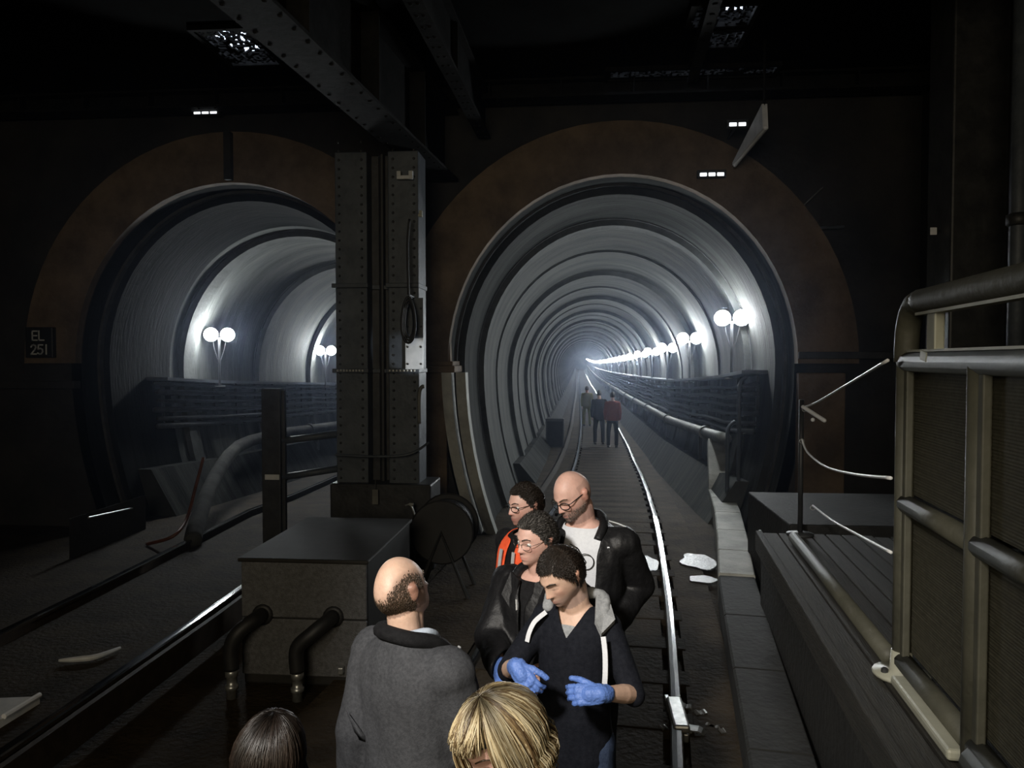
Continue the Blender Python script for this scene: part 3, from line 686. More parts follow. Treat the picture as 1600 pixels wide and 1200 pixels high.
# hand rail from post to column
t = thing('guard_rail', 'dark tubular guard rails bolted between the slim post and the column', 'rail', (p.x, p.y, 0))
for za, zb in ((1.42, 1.50), (1.0, 1.1)):
    m = MB(); m.tube([(.1, 0, za), (-2.7 - p.x - .03, 8.6 - p.y, zb)], .04, 10); m.obj('rail_tube', M['steel'], t, True)
# hoses by the far tunnel
pts = [atz(340, 800, .3), at(318, 715, 10.0), at(306, 760, 9.8), at(292, 810, 9.4), at(270, 838, 9.0)]
t = thing('red_hose', 'rusty red hose drooping down beside the mouth of the far tunnel', 'hose', pts[1])
m = MB(); m.tube([v - pts[1] for v in spl(pts[1:] + [atz(230, 850, .02)], 6)], .022, 8); m.obj('hose_tube', M['orangepipe'], t, True)
a, b = at(147, 806, 8.6), at(222, 790, 10.1)
t = thing('edge_strip', 'thin pale strip glinting on a low ledge beside the dark track', 'strip', (a.x, a.y, 0))
m = MB(); m.bbox((-.25, -.1, 0), (b.x - a.x + .05, b.y - a.y, a.z - .02), .01, 0); m.obj('ledge', M['soot'], t)
m = MB(); m.tube([(0, -.1, a.z), (b.x - a.x, b.y - a.y - .1, b.z)], .012, 6); m.obj('glint_strip', M['galv'], t)
# sign EL 251
sp_ = at(62, 535, PY - .2)
t = thing('location_sign', 'small black sign reading EL 251 on the wall at the far left', 'sign', (sp_.x, PY - .20, sp_.z))
m = MB(); m.bbox((-.20, -.02, -.21), (.20, .06, .21), .008); m.obj('sign_plate', M['signblack'], t)
def letters(parent, rows, h, m_, gap=.03):
    G = {'E': [((.55, 0), (0, 0)), ((0, 0), (0, 1)), ((0, 1), (.55, 1)), ((0, .5), (.5, .5))], 'L': [((0, 1), (0, 0)), ((0, 0), (.55, 0))],
         '2': [((0, .78), (.12, .95)), ((.12, .95), (.3, 1)), ((.3, 1), (.5, .92)), ((.5, .92), (.55, .72)), ((.55, .72), (.4, .45)), ((.4, .45), (0, 0)), ((0, 0), (.58, 0))],
         '5': [((.55, 1), (.08, 1)), ((.08, 1), (.04, .55)), ((.04, .55), (.3, .62)), ((.3, .62), (.53, .5)), ((.53, .5), (.56, .25)), ((.56, .25), (.4, .03)), ((.4, .03), (.2, 0)), ((.2, 0), (0, .1))],
         '1': [((.2, 0), (.2, 1))]}
    for txt, z0, x0 in rows:
        x = x0
        for ch in txt:
            m = MB()
            for a, b in G[ch]:
                A = Vector((x + a[0]*h, -.026, z0 + a[1]*h)); B = Vector((x + b[0]*h, -.026, z0 + b[1]*h)); d = (B - A).normalized()*h*.07; n = Vector((-d.z, 0, d.x))
                A2, B2 = A - d, B + d; vs = [A2 + n, A2 - n, B2 - n, B2 + n]
                m.add(vs + [v + Vector((0, .008, 0)) for v in vs], [(0, 1, 2, 3), (7, 6, 5, 4), (0, 4, 5, 1), (1, 5, 6, 2), (2, 6, 7, 3), (3, 7, 4, 0)])
            m.obj('letter', m_, parent); x += (.40 if ch == '1' else .78)*h
letters(t, [('EL', .03, -.09), ('251', -.16, -.11)], .125, M['plate'])
# valve pulley and bracket on the portal wall
p = at(1250, 398, PY - .12); t = thing('wall_pulley', 'old pulley wheel on a horizontal bracket arm right of the centre tunnel', 'pulley', p)
m = MB(); m.tube([(.13*math.cos(a), 0, .13*math.sin(a)) for a in [2*PI*k/24 for k in range(24)]], .02, 8, closed=True); m.obj('wheel_rim', M['steel'], t, True)
m = MB(); m.tube([(-.12, 0, .02), (.12, 0, -.02)], .012, 6); m.tube([(-.02, 0, -.12), (.02, 0, .12)], .012, 6); m.lathe([(.03, -.03), (.03, .03)], 10, Matrix.Rotation(R(90), 4, 'X')); m.obj('spokes', M['steel'], t)
m = MB(); m.tube([(-.02, 0, .1), (-.02, 0, .36)], .02, 8); m.obj('hanger', M['steel'], t)
m = MB(); m.tube([(-.14, 0, .31), (.55, .04, .35)], .022, 8); m.tube([(.5, .03, .35), (.5, .12, .35)], .02, 8); m.obj('bracket_arm', M['steel'], t)
m = MB(); m.tube([(-.04, .0, .55), (.28, .04, .85)], .008, 6); m.tube([(.28, .04, .85), (.28, .12, .85)], .008, 6); m.obj('stay_rod', M['galv'], t)
p = at(1459, 361, 7.6); t = thing('wall_plate', 'tiny white square plate high on the dark right-hand wall', 'plate', p)
m = MB(); m.bbox((-.03, 0, -.035), (.03, .012, .035), .004); m.obj('enamel_plate', M['white'], t)
m = MB(); m.tube([(0, .01, 0), (XR - p.x, .3, 0)], .012, 6); m.obj('wall_stud', M['steeldark'], t)
p = at(1592, 300, 6.4); t = thing('down_pipe', 'vertical dark rainwater pipe with a joint collar at the far right', 'pipe', (p.x, 6.4, .9))
m = MB(); m.tube([(0, 0, 0), (0, 0, 5.0)], .065, 12); m.obj('pipe_barrel', M['steel'], t, True)
m = MB(); m.lathe([(.065, 0), (.085, .01), (.085, .09), (.065, .1)], 14, Matrix.Translation((0, 0, 2.35 + 1.05 - .9))); m.obj('collar', M['steeldark'], t, True)
p = at(1487, 300, 7.4); mb = MB(); mb.bbox((p.x, 7.4, 0), (p.x + .5, 7.9, ZC), .02); struct(mb.obj('pilaster', M['steeldark'])); bpy.data.objects['pilaster'].name = 'trim_1'

# ------------------------------------------------------------------ platform, boardwalk, fence
A = math.radians(5.35); U = Vector((math.sin(A), math.cos(A), 0)); N = Vector((math.cos(A), -math.sin(A), 0))
O = Vector((1.535, 6.6, .9))
mb = MB()
def PF(s, w, z): return O - U*s + N*w + Vector((0, 0, z))
# slab (body of the platform)
vs = [PF(0, .0, -.06), PF(9.5, .0, -.06), PF(9.5, 3.9, -.06), PF(0, 2.75, -.06)]; vs[3].x = XR; vs[2].x = XR
mb.add(vs + [Vector((v.x, v.y, 0)) for v in vs], [(0, 3, 2, 1), (4, 5, 6, 7), (0, 1, 5, 4), (1, 2, 6, 5), (2, 3, 7, 6), (3, 0, 4, 7)])
platform = struct(mb.obj('floor_platform', M['darkkerb']))
mb = MB(); mb.bbox((1.80, 6.72, 0), (XR - .01, 8.35, .94), .015); struct(mb.obj('floor_landing', M['darkkerb']))
t = thing('boardwalk', 'worn timber boardwalk along the platform edge beside the cream fence', 'boardwalk', O, -A)
pw = .125
for k in range(9):
    m = MB(); j = random.uniform(-.012, .012)
    m.bbox((.01 + k*pw, -9.4 + j, -.055), (.01 + (k+1)*pw - .012, -.02 + j, .0 + random.uniform(-.005, .004)), .006); m.obj('plank', M['wood'], t)
m = MB(); m.bbox((-.05, -9.4, -.16), (.004, -.01, .012), .01); m.obj('nosing', M['wood'], t)
# fence
F0 = Vector((1.475, 3.62, .9))
t = thing('platform_fence', 'cream tubular platform fence with mesh infill panels beside the boardwalk', 'fence', F0, -A)
def fz(z): return z - .9
PS = [0, -.80, -1.6, -2.4, -3.1]
zt = 2.60
for i, s in enumerate(PS):
    m = MB(); top = fz(2.34) if i else fz(2.36); m.tube([(0, s, .0), (0, s, top)], .042, 12)
    m.obj('post', M['fence'], t, True)
    m = MB(); m.bbox((-.02, s - .075, .04), (.012, s - .03, top), .006); m.obj('post_web', M['fence'], t)
m = MB(); m.tube([(0, 0, fz(2.34))] + spl([(0, 0, fz(2.40)), (0, -.02, fz(2.5)), (0, -.08, fz(2.575)), (0, -.18, fz(zt)), (0, -.5, fz(zt)), (0, -3.2, fz(zt))], 6), .052, 14); m.obj('top_rail', M['fence'], t, True)
m = MB(); m.tube([(0, 0.0, fz(2.34)), (0, -3.2, fz(2.34))], .045, 12); m.obj('middle_rail', M['fence'], t, True)
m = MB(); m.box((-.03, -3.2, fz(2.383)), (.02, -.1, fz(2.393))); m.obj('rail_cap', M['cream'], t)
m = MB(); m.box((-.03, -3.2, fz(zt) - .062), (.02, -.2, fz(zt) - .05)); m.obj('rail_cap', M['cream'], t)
for s in (-.36, -1.3, -2.2):
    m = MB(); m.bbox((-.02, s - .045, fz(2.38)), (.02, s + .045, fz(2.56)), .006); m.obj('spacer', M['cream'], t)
for z in (1.70, .98):
    for a, b in zip(PS[:-1], PS[1:]):
        m = MB(); m.tube([(0.0, a - .03, fz(z)), (0.0, b + .03, fz(z))], .042, 10); m.obj('lower_rail', M['fence'], t, True)
pm = mat('woven_mesh_infill', (.045, .042, .028), (.075, .07, .048), 30, .65, 0, .1)
nt = pm.node_tree; wv = nt.nodes.new('ShaderNodeTexWave'); wv.bands_direction = 'Z'; wv.inputs['Scale'].default_value = 26
tc = nt.nodes.new('ShaderNodeTexCoord'); nt.links.new(tc.outputs['Object'], wv.inputs[0]); bp = nt.nodes.new('ShaderNodeBump'); bp.inputs['Strength'].default_value = .35; bp.inputs['Distance'].default_value = .004
nt.links.new(wv.outputs[1], bp.inputs['Height']); nt.links.new(bp.outputs[0], nt.nodes['Principled BSDF'].inputs['Normal'])
for a, b in zip(PS[:-1], PS[1:]):
    for z0, z1 in ((1.02, 1.66), (1.74, 2.30)):
        m = MB(); m.bbox((.03, b + .02, fz(z0)), (.045, a - .02, fz(z1)), .004); m.obj('infill_panel', pm, t)
        r = MB()
        for k in range(int((z1 - z0)/.035)): r.box((.0275, b + .02, fz(z0) + .02 + k*.035), (.03, a - .02, fz(z0) + .03 + k*.035))
        r.obj('mesh_wires', pm, t)['kind'] = 'stuff'
m = MB(); m.lathe([(.045, 0), (.12, .0), (.125, .012), (.12, .022), (.05, .03), (.044, .12)], 20); m.obj('foot_flange', M['cream'], t, True)
bme = MB().lathe([(.016, 0), (.016, .02), (.008, .026)], 8).mesh('bolt', M['steeldark'])
for a in (200, 320, 80): link('bolt', bme, t, (.085*math.cos(R(a)), .085*math.sin(R(a)), .02))
m = MB(); m.tube([(-.02, 2.6, .045), (-.02, .1, .045)], .042, 12); m.obj('toe_tube', M['fence'], t, True)
m = MB(); m.bbox((-.085, -.80, .012), (.0, -.13, .055), .012); m.obj('toe_board', M['cream'], t)
m = MB(); m.tube([(-.01, -.86, .045), (-.01, -2.0, .045)], .06, 12); m.obj('toe_tube', M['fence'], t, True)
m = MB(); m.bbox((-.055, -.16, fz(2.39)), (-.05, -.09, fz(2.43)), .002, 0, Matrix.Rotation(R(10), 4, 'X')); m.obj('paper_tag', M['cream'], t)
# barrier post at the platform end and white chains to the fence
bp_ = atz(1250, 836, .9); bp_.z = .9
t = thing('barrier_post', 'slim dark post at the far platform end holding white chains', 'post', bp_)
m = MB(); m.tube([(0, 0, 0), (0, 0, 1.12)], .02, 10); m.obj('post_shaft', M['steeldark'], t, True)
m = MB(); m.lathe([(.11, 0), (.11, .015), (.03, .03)], 16); m.obj('post_foot', M['steeldark'], t, True)
YP = bp_.y - .03
def chain(label, pts):
    t = thing('barrier_chain', label, 'chain', pts[0], 0, 'white barrier chains')
    m = MB(); m.tube([v - pts[0] for v in spl(pts, 6)], .0085, 6); m.obj('strand', M['rope'], t, True)
    m = MB(); m.tube([(.018*math.cos(a), 0, .018*math.sin(a) - .018) for a in [2*PI*k/12 for k in range(12)]], .004, 5, closed=True); m.obj('ring', M['galv'], t)
def mid(px, py, f): return at(px, py, YP + (3.6 - YP)*f)
chain('white chain sagging from the top of the barrier post to the fence', [mid(1257, 636, 0), mid(1277, 628, .14), mid(1325, 600, .5), mid(1387, 563, 1)])
chain('white chain hanging in a deep curve to the middle of the fence', [mid(1253, 686, 0), mid(1262, 707, .08), mid(1290, 729, .3), mid(1335, 741, .65), mid(1392, 747, 1)])
chain('white chain running low from the barrier post to the lower fence', [mid(1270, 790, .1), mid(1300, 813, .35), mid(1345, 838, .7), mid(1392, 863, 1)])
a, b = at(1255, 636, YP - .02), at(1288, 657, YP - .25)
t = thing('light_stick', 'short white plastic tube tied to the barrier post', 'tube', a)
m = MB(); m.caps((0, 0, 0), b - a, .017, .017, 8); m.obj('stick', M['white'], t, True)
m = MB(); m.ell(at(1270, 656, YP - .06) - a, (.017, .017, .017), None, 10, 6); m.obj('bead', M['white'], t, True)
a, b, c = at(1187, 830, 6.75), at(1196, 850, 6.6), at(1208, 885, 6.45)
t = thing('hanging_strip', 'short white strip hanging at the corner of the boardwalk end', 'strip', c)
m = MB(); m.tube([v - c for v in spl([a, b, c], 5)], .016, 8); m.obj('strip', M['white'], t, True)
# vertical pipes at the right jamb
t = thing('riser_pipe', 'thin vertical riser pipes at the right jamb of the centre tunnel', 'pipe', (2.15, 11.35, 0))
for dx, z0, z1 in ((0, .0, 1.35), (.16, .2, 2.0)):
    m = MB(); m.tube(spl([(dx, .05, z0), (dx, 0, .8), (dx, 0, z1 - .2), (dx + .02, .06, z1), (dx + .12, .1, z1 + .1)], 5), .03, 10); m.obj('riser_tube', M['steel'], t, True)
# ------------------------------------------------------------------ people
def sstep(a, b, x): t = np.clip((x - a) / (b - a), 0, 1); return t * t * (3 - 2 * t)
def head_surf(D, infl=0.0, face=True):
    D = np.asarray(D, float); dx, dy, dz = D[:, 0], D[:, 1], D[:, 2]
    x, y, z = dx * .0765, dy * .097, dz * .118
    s = np.clip(-dz, 0, 1)
    x = x * (1 - .26 * s ** 1.6) * (1 - .10 * np.clip(dy, 0, 1) ** 2)
    y = np.where(dy < 0, y * (1 - .40 * sstep(.15, .9, -dz)), y)
    y = y - .010 * np.exp(-((z - .025) / .055) ** 2) * np.clip(-dy, 0, 1)
    f = sstep(.15, .6, dy)
    y = y + f * .024 * sstep(.02, .10, -z)
    y = y + np.clip(dy, 0, 1) * .006 * np.exp(-((z - .06) / .04) ** 2)
    if face:
        g = lambda cx, cz, sx, sz: np.exp(-((x - cx) / sx) ** 2 - ((z - cz) / sz) ** 2)
        t = np.clip((.016 - z) / .046, 0, 1)
        amp = (.004 + .023 * t ** 1.1) * (1 - sstep(.029, .041, -z)) * (1 - sstep(.012, .034, z))
        dyv = amp * np.exp(-(x / (.0075 + .0075 * t ** 2)) ** 2)
        dyv += .006 * (g(.014, -.028, .006, .008) + g(-.014, -.028, .006, .008))
        dyv -= .013 * (g(.031, .006, .016, .011) + g(-.031, .006, .016, .011))
        dyv += .007 * (g(.031, .004, .010, .007) + g(-.031, .004, .010, .007))
        dyv += .006 * np.exp(-((z - .028) / .009) ** 2) * np.exp(-(x / .048) ** 4)
        dyv += .005 * g(0, -.056, .022, .005) + .0055 * g(0, -.068, .019, .0055) - .005 * g(0, -.062, .024, .0025)
        dyv -= .004 * g(0, -.08, .025, .007)
        dyv += .008 * g(0, -.098, .02, .016)
        dyv += .004 * (g(.044, -.02, .016, .018) + g(-.044, -.02, .016, .018))
        dyv -= .004 * (g(.046, -.056, .014, .02) + g(-.046, -.056, .014, .02))
        y = y + f * dyv
    P = np.stack([x, y, z], 1)
    return P + infl * D
def uvdirs(nu, nv, z0=1.0, z1=-1.0):
    D = []
    for j in range(nv + 1):
        t = math.acos(z0) + (math.acos(z1) - math.acos(z0)) * j / nv
        for i in range(nu): a = 2 * PI * i / nu + .5 * PI; D.append((math.sin(t) * math.cos(a), math.sin(t) * math.sin(a), math.cos(t)))
    return np.array(D)
HD = uvdirs(130, 90)
HP = head_surf(HD)
def face_y(x, z):
    m = HD[:, 1] > .1; Q = HP[m]; i = np.argmin((Q[:, 0] - x) ** 2 + (Q[:, 2] - z) ** 2); return float(Q[i, 1])
def grid_faces(nu, nv): return [(j*nu + i, (j+1)*nu + i, (j+1)*nu + (i+1) % nu, j*nu + (i+1) % nu) for j in range(nv) for i in range(nu)]
def remesh(mb, voxel, smooth=2, fac=.5):
    me = bpy.data.meshes.new('tmp'); me.from_pydata(mb.v, [], mb.f)
    bm = bmesh.new(); bm.from_mesh(me); bmesh.ops.remove_doubles(bm, verts=bm.verts, dist=1e-6); bmesh.ops.recalc_face_normals(bm, faces=bm.faces); bm.to_mesh(me); bm.free()
    ob = bpy.data.objects.new('tmp', me); COL.objects.link(ob)
    r = ob.modifiers.new('r', 'REMESH'); r.mode = 'VOXEL'; r.voxel_size = voxel
    if smooth: s = ob.modifiers.new('s', 'SMOOTH'); s.factor = fac; s.iterations = smooth
    ob.hide_render = True
    dg = bpy.context.evaluated_depsgraph_get()
    out = bpy.data.meshes.new_from_object(ob.evaluated_get(dg))
    bpy.data.objects.remove(ob); bpy.data.meshes.remove(me)
    return out
def coords(me): a = np.empty(len(me.vertices)*3); me.vertices.foreach_get('co', a); return a.reshape(-1, 3)
def setco(me, a): me.vertices.foreach_set('co', a.ravel()); me.update()
def folds(me, amp, sc, seed=0):
    co = coords(me); n = np.empty(len(co)*3); me.vertices.foreach_get('normal', n); n = n.reshape(-1, 3)
    d = np.array([noise.noise(Vector((p[0]*sc + seed, p[1]*sc, p[2]*sc*.55 + .6*math.sin(p[0]*9)))) + .5*noise.noise(Vector((p[0]*sc*2.3, p[1]*sc*2.3 + seed, p[2]*sc*1.4))) for p in co])
    setco(me, co + n * (d[:, None] * amp))
def cut(me, keep, thick=0.0):
    bm = bmesh.new(); bm.from_mesh(me)
    kill = [f for f in bm.faces if not keep(f.calc_center_median())]
    bmesh.ops.delete(bm, geom=kill, context='FACES')
    bmesh.ops.delete(bm, geom=[v for v in bm.verts if not v.link_faces], context='VERTS')
    for _ in range(14):                  # even out the cut edges (hems, necklines)
        mv = {}
        for v in bm.verts:
            if v.is_boundary:
                nb = [e.other_vert(v).co for e in v.link_edges if e.is_boundary]
                if len(nb) == 2: mv[v] = v.co*.4 + (nb[0] + nb[1])*.3
        for v, c in mv.items(): v.co = c
    if thick:
        bmesh.ops.solidify(bm, geom=bm.faces[:], thickness=thick)
    bm.to_mesh(me); bm.free(); me.update()
def finish(me, name, mats, root, mtx=None):
    me.materials.clear(); me.materials.append(mats); me.name = name
    me.polygons.foreach_set('use_smooth', [True]*len(me.polygons))
    o = link(name, me, root); return o

TORSO = [(.80, .150, .105, 0), (.86, .164, .113, 0), (.94, .170, .117, -.003), (1.02, .160, .112, .004), (1.12, .155, .112, .008), (1.24, .168, .119, .008), (1.34, .178, .120, .004), (1.405, .178, .108, 0), (1.45, .150, .088, -.006), (1.482, .105, .070, -.012), (1.51, .062, .058, -.014)]
def torso_rings(k, infl, z0=0, z1=9, wid=1.0, belly=0, n=28):
    out = []
    for z, rx, ry, yc in TORSO:
        if not z0 <= z <= z1: continue
        b = belly * math.exp(-((z - 1.05) / .13) ** 2)
        e = 2.4
        ring = []
        for i in range(n):
            a = 2*PI*i/n; c, s = math.cos(a), math.sin(a)
            q = (abs(c)**e + abs(s)**e) ** (-1/e)
            ring.append(Vector((c*q*(rx*wid + infl), yc + s*q*(ry*wid + infl + (b if s > 0 else b*.3)), z)) * k)
        out.append(ring)
    return out
def hand(mb, Wr, d, n, side, curl, infl=0, spread=1.0, thumb=.6, k=1.0):
    d = Vector(d).normalized(); n = Vector(n); n = (n - d*n.dot(d)).normalized(); s = d.cross(n) * side
    for o, l in ((-.028, .078), (-.009, .086), (.010, .088), (.027, .084)):
        mb.caps(Wr + s*(o*.75)*k, Wr + d*l*k + s*o*k, (.0165 + infl)*k, (.0135 + infl)*k, 10)
    for i, (o, L, r) in enumerate(((.030, .070, .0088), (.0105, .079, .0092), (-.010, .074, .0088), (-.029, .058, .0078))):
        p = Wr + d*(.088 - (.006 if i == 3 else 0))*k + s*o*k; a = 0; dirv = (d + s*(o*2.2*spread)).normalized()
        for j, (fr, c) in enumerate(((.45, .75), (.32, 1.0), (.23, .7))):
            a += curl * c * (1 + .08*i); q = p + (dirv*math.cos(a) + n*math.sin(a)) * L*fr*k
            mb.caps(p, q, (r*(1 - .08*j) + infl)*k, (r*(.92 - .08*j) + infl)*k, 10); p = q
    p = Wr + d*.022*k + s*.026*k; a = .75 - .3*thumb
    for j, L in enumerate((.042, .032, .026)):
        dirv = (d*math.cos(a) + s*math.sin(a) + n*(.25 + .35*thumb*j)).normalized(); q = p + dirv*L*k
        mb.caps(p, q, (.0135 - .0018*j + infl)*k, (.012 - .0018*j + infl)*k, 10); p = q; a -= .3*thumb
def spikes(name, mask, length, radius, mat_, parent, Mh, n=5000, flow=None, lift=.35, base=.001, seed=1, jit=.5):
    rng = np.random.RandomState(seed); i = np.arange(n) + .5; ph = np.arccos(1 - 2*i/n); th = PI*(1 + 5**.5)*i
    D = np.stack([np.cos(th)*np.sin(ph), np.sin(th)*np.sin(ph), np.cos(ph)], 1); D += rng.normal(0, .01, D.shape); D /= np.linalg.norm(D, axis=1)[:, None]
    keep = np.array([mask(*d) for d in D]); D = D[keep]
    if not len(D): return None
    P = head_surf(D, base, False) if base > .003 else head_surf(D, base); mb = MB()
    for d, p in zip(D, P):
        d = Vector(d); p = Vector(p); fl = Vector(flow(d)) if flow else Vector((0, -.3, -.6))
        t = (fl - d*fl.dot(d)); t = (t.normalized() if t.length > 1e-4 else Vector((0, 0, 1)))
        g = (t*(1 - lift) + d*lift + Vector(rng.normal(0, .25*jit, 3))).normalized(); L = length * rng.uniform(.6, 1.15)
        u = g.cross(d).normalized() if g.cross(d).length > 1e-4 else Vector((1, 0, 0)); v = g.cross(u)
        m_ = p + g*L*.55 + d*L*.06; tip = p + g*L - d*L*.10
        vs = [Mh @ q for q in (p + u*radius, p - u*radius*.5 + v*radius*.85, p - u*radius*.5 - v*radius*.85, m_ + u*radius*.7, m_ - u*radius*.35 + v*radius*.6, m_ - u*radius*.35 - v*radius*.6, tip)]
        mb.add(vs, [(0, 1, 4, 3), (1, 2, 5, 4), (2, 0, 3, 5), (3, 4, 6), (4, 5, 6), (5, 3, 6)])
    return mb.obj(name, mat_, parent, True)
def cap_shell(name, mask, infl, mat_, parent, Mh, nz=0.0):
    nu, nv = 72, 44; D = uvdirs(nu, nv); P = head_surf(D, infl, False); fs = []
    for f in grid_faces(nu, nv):
        c = D[list(f)].mean(0); c /= max(np.linalg.norm(c), 1e-6)
        if mask(*c): fs.append(f)
    mb = MB(); mb.add([Mh @ Vector(p) for p in P], fs)
    me = mb.mesh(name, mat_, True); bm = bmesh.new(); bm.from_mesh(me)
    bmesh.ops.delete(bm, geom=[v for v in bm.verts if not v.link_faces], context='VERTS'); bm.to_mesh(me); bm.free()
    return link(name, me, parent)
def person(name, label, cat, loc, rz, H, head=(0, 0, 0), elbows=(None, None), wrists=(None, None), palms=(None, None), curls=(.35, .35), skin='skin', voxel=.0052,
           top=None, trousers='darktrouser', wid=1.0, belly=0, kh=None, tone=None, ears=True, detail=True, bare=(1.0, 1.0), gloves=(False, False), handd=(None, None), group=None, stance=.1):
    root = thing(name, label, cat, loc, rz, group); inv = (Matrix.Translation(Vector(loc)) @ Matrix.Rotation(rz, 4, 'Z')).inverted()
    k = H / 1.78; kh = kh or 1 + (k - 1)*.45
    yaw, pitch, roll = [R(v) for v in head]
    piv = Vector((0, -.012, 1.53))*k
    Mh = Matrix.Translation(piv) @ Matrix.Rotation(yaw, 4, 'Z') @ Matrix.Rotation(pitch, 4, 'X') @ Matrix.Rotation(roll, 4, 'Y') @ Matrix.Translation(Vector((0, .022, .132))*kh) @ Matrix.Scale(kh, 4)
    body = MB()
    hv = [Mh @ Vector(p) for p in HP]; body.add(hv, grid_faces(130, 90))
    if ears:
        for s in (-1, 1):
            em = Matrix.Rotation(s*R(-22), 4, 'Z') @ Matrix.Rotation(R(-12), 4, 'X')
            body.ell(Mh @ Vector((s*.0765, -.012, -.002)), (.0095*kh, .0185*kh, .031*kh), Mh.to_3x3().to_4x4() @ em, 14, 10)
            body.ell(Mh @ Vector((s*.079, -.015, .013)), (.011*kh, .017*kh, .016*kh), Mh.to_3x3().to_4x4() @ em, 14, 8)
    hb = Mh @ Vector((0, -.028, -.075))
    body.caps(Vector((0, -.018, 1.44))*k, hb, .062*k, .056*kh, 20); body.caps(Vector((0, -.005, 1.46))*k, Mh @ Vector((0, .012, -.075)), .05*k, .045*kh, 18)
    body.loft(torso_rings(k, -.006, wid=wid, belly=belly))
    arms = []
    for i, s in enumerate((1, -1)):          # right (+x), left (-x)
        Sh = Vector((s*.178*wid, -.008, 1.415))*k
        E0 = (inv @ Vector(elbows[i])) if elbows[i] is not None else Vector((s*.235*wid, -.045, 1.13))*k
        E = Sh + (E0 - Sh).normalized()*.285*k
        W0 = (inv @ Vector(wrists[i])) if wrists[i] is not None else E + Vector((-s*.01, .07, -.25))*k
        Wr = E + (W0 - E).normalized()*.245*k
        hd = (inv.to_3x3() @ Vector(handd[i])).normalized() if handd[i] is not None else (Wr - E).normalized()
        pn = (inv.to_3x3() @ Vector(palms[i])) if palms[i] is not None else Vector((-s, .1, 0))
        arms.append((s, Sh, E, Wr, hd, pn))
        body.ell(Sh, (.058*k, .056*k, .062*k)); body.caps(Sh, E, .047*k, .037*k); body.caps(E, E + (Wr - E)*.35, .037*k, .039*k); body.caps(E + (Wr - E)*.3, Wr, .039*k, .025*k)
        hand(body, Wr, hd, pn, s, curls[i], 0, k=k)
    legs = []
    for s in (1, -1):
        Hp, Kn, An = Vector((s*.085, 0, .90))*k, Vector((s*(stance + .0), .02, .49))*k, Vector((s*stance, -.025, .085))*k; legs.append((s, Hp, Kn, An))
        body.caps(Hp, Kn, .078*k, .05*k); body.caps(Kn, Kn + (An - Kn)*.35, .05*k, .052*k); body.caps(Kn + (An - Kn)*.3, An, .052*k, .036*k)
        body.caps(An + Vector((0, -.02, -.045))*k, An + Vector((s*.02, .15, -.055))*k, .034*k, .026*k)
    me = remesh(body, voxel, 1, .35)
    if detail:
        co = coords(me); Mi = np.array(Mh.inverted()); hl = co @ Mi[:3, :3].T + Mi[:3, 3]
        col = np.ones((len(co), 4)); x, y, z = hl[:, 0], hl[:, 1], hl[:, 2]
        isd = (np.abs(x) < .1) & (np.abs(z) < .13) & (np.abs(y) < .15)
        lips = np.exp(-(x/.024)**2 - ((z + .062)/.008)**2) * (y > .06) * isd
        col[:, :3] *= 1 - lips[:, None]*np.array([.12, .35, .32])
        ck = (np.exp(-((np.abs(x) - .042)/.022)**2 - ((z + .022)/.022)**2) + np.exp(-(x/.016)**2 - ((z + .028)/.014)**2)) * (y > .03) * isd
        col[:, :3] *= 1 - ck[:, None]*np.array([.02, .14, .14])
        ear = (np.abs(x) > .074) & isd; col[ear, :3] *= (1, .82, .78)
        lid = np.exp(-((np.abs(x) - .031)/.013)**2 - ((z + .0005)/.0022)**2) * (y > .05) * isd
        col[:, :3] *= 1 - lid[:, None]*.75
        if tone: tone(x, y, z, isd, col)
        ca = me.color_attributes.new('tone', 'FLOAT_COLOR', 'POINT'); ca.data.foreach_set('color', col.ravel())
    finish(me, 'body', M[skin], root)
    # trousers and shoes
    tb = MB(); tb.loft(torso_rings(k, .010, 0, 1.03, wid, belly))
    for s, Hp, Kn, An in legs: tb.caps(Hp, Kn, .096*k, .070*k, 16); tb.caps(Kn, An + Vector((0, 0, .01)), .070*k, .060*k, 16)
    me = remesh(tb, .011 if detail else .018, 2); folds(me, .008, 9, 3) if detail else None; finish(me, 'trousers', M[trousers], root)
    for s, Hp, Kn, An in legs:
        sb = MB(); sb.caps(An + Vector((0, -.025, -.042))*k, An + Vector((s*.02, .15, -.05))*k, .044*k, .036*k, 12); sb.box(An + Vector((-.045, -.07, -.085))*k, An + Vector((.055, .19, -.06))*k)
        me = remesh(sb, .009, 2); co = coords(me); co[:, 2] = np.maximum(co[:, 2], .004); setco(me, co); finish(me, 'shoe', M['shoe'], root)
    for i, g in enumerate(gloves):
        if g:
            s, Sh, E, Wr, hd, pn = arms[i]; gb = MB(); hand(gb, Wr, hd, pn, s, curls[i], .0022, k=k)
            gb.caps(Wr - (Wr - E).normalized()*.04*k, Wr, .036*k, .034*k, 14); gb.caps(Wr, Wr + hd*.04, .034*k, .034*k, 14)
            me = remesh(gb, .0028, 1); folds(me, .0018, 60, 2); finish(me, 'glove', M['glove'], root)['label'] = 'blue nitrile glove'
    return root, Mh, k, kh, arms, inv
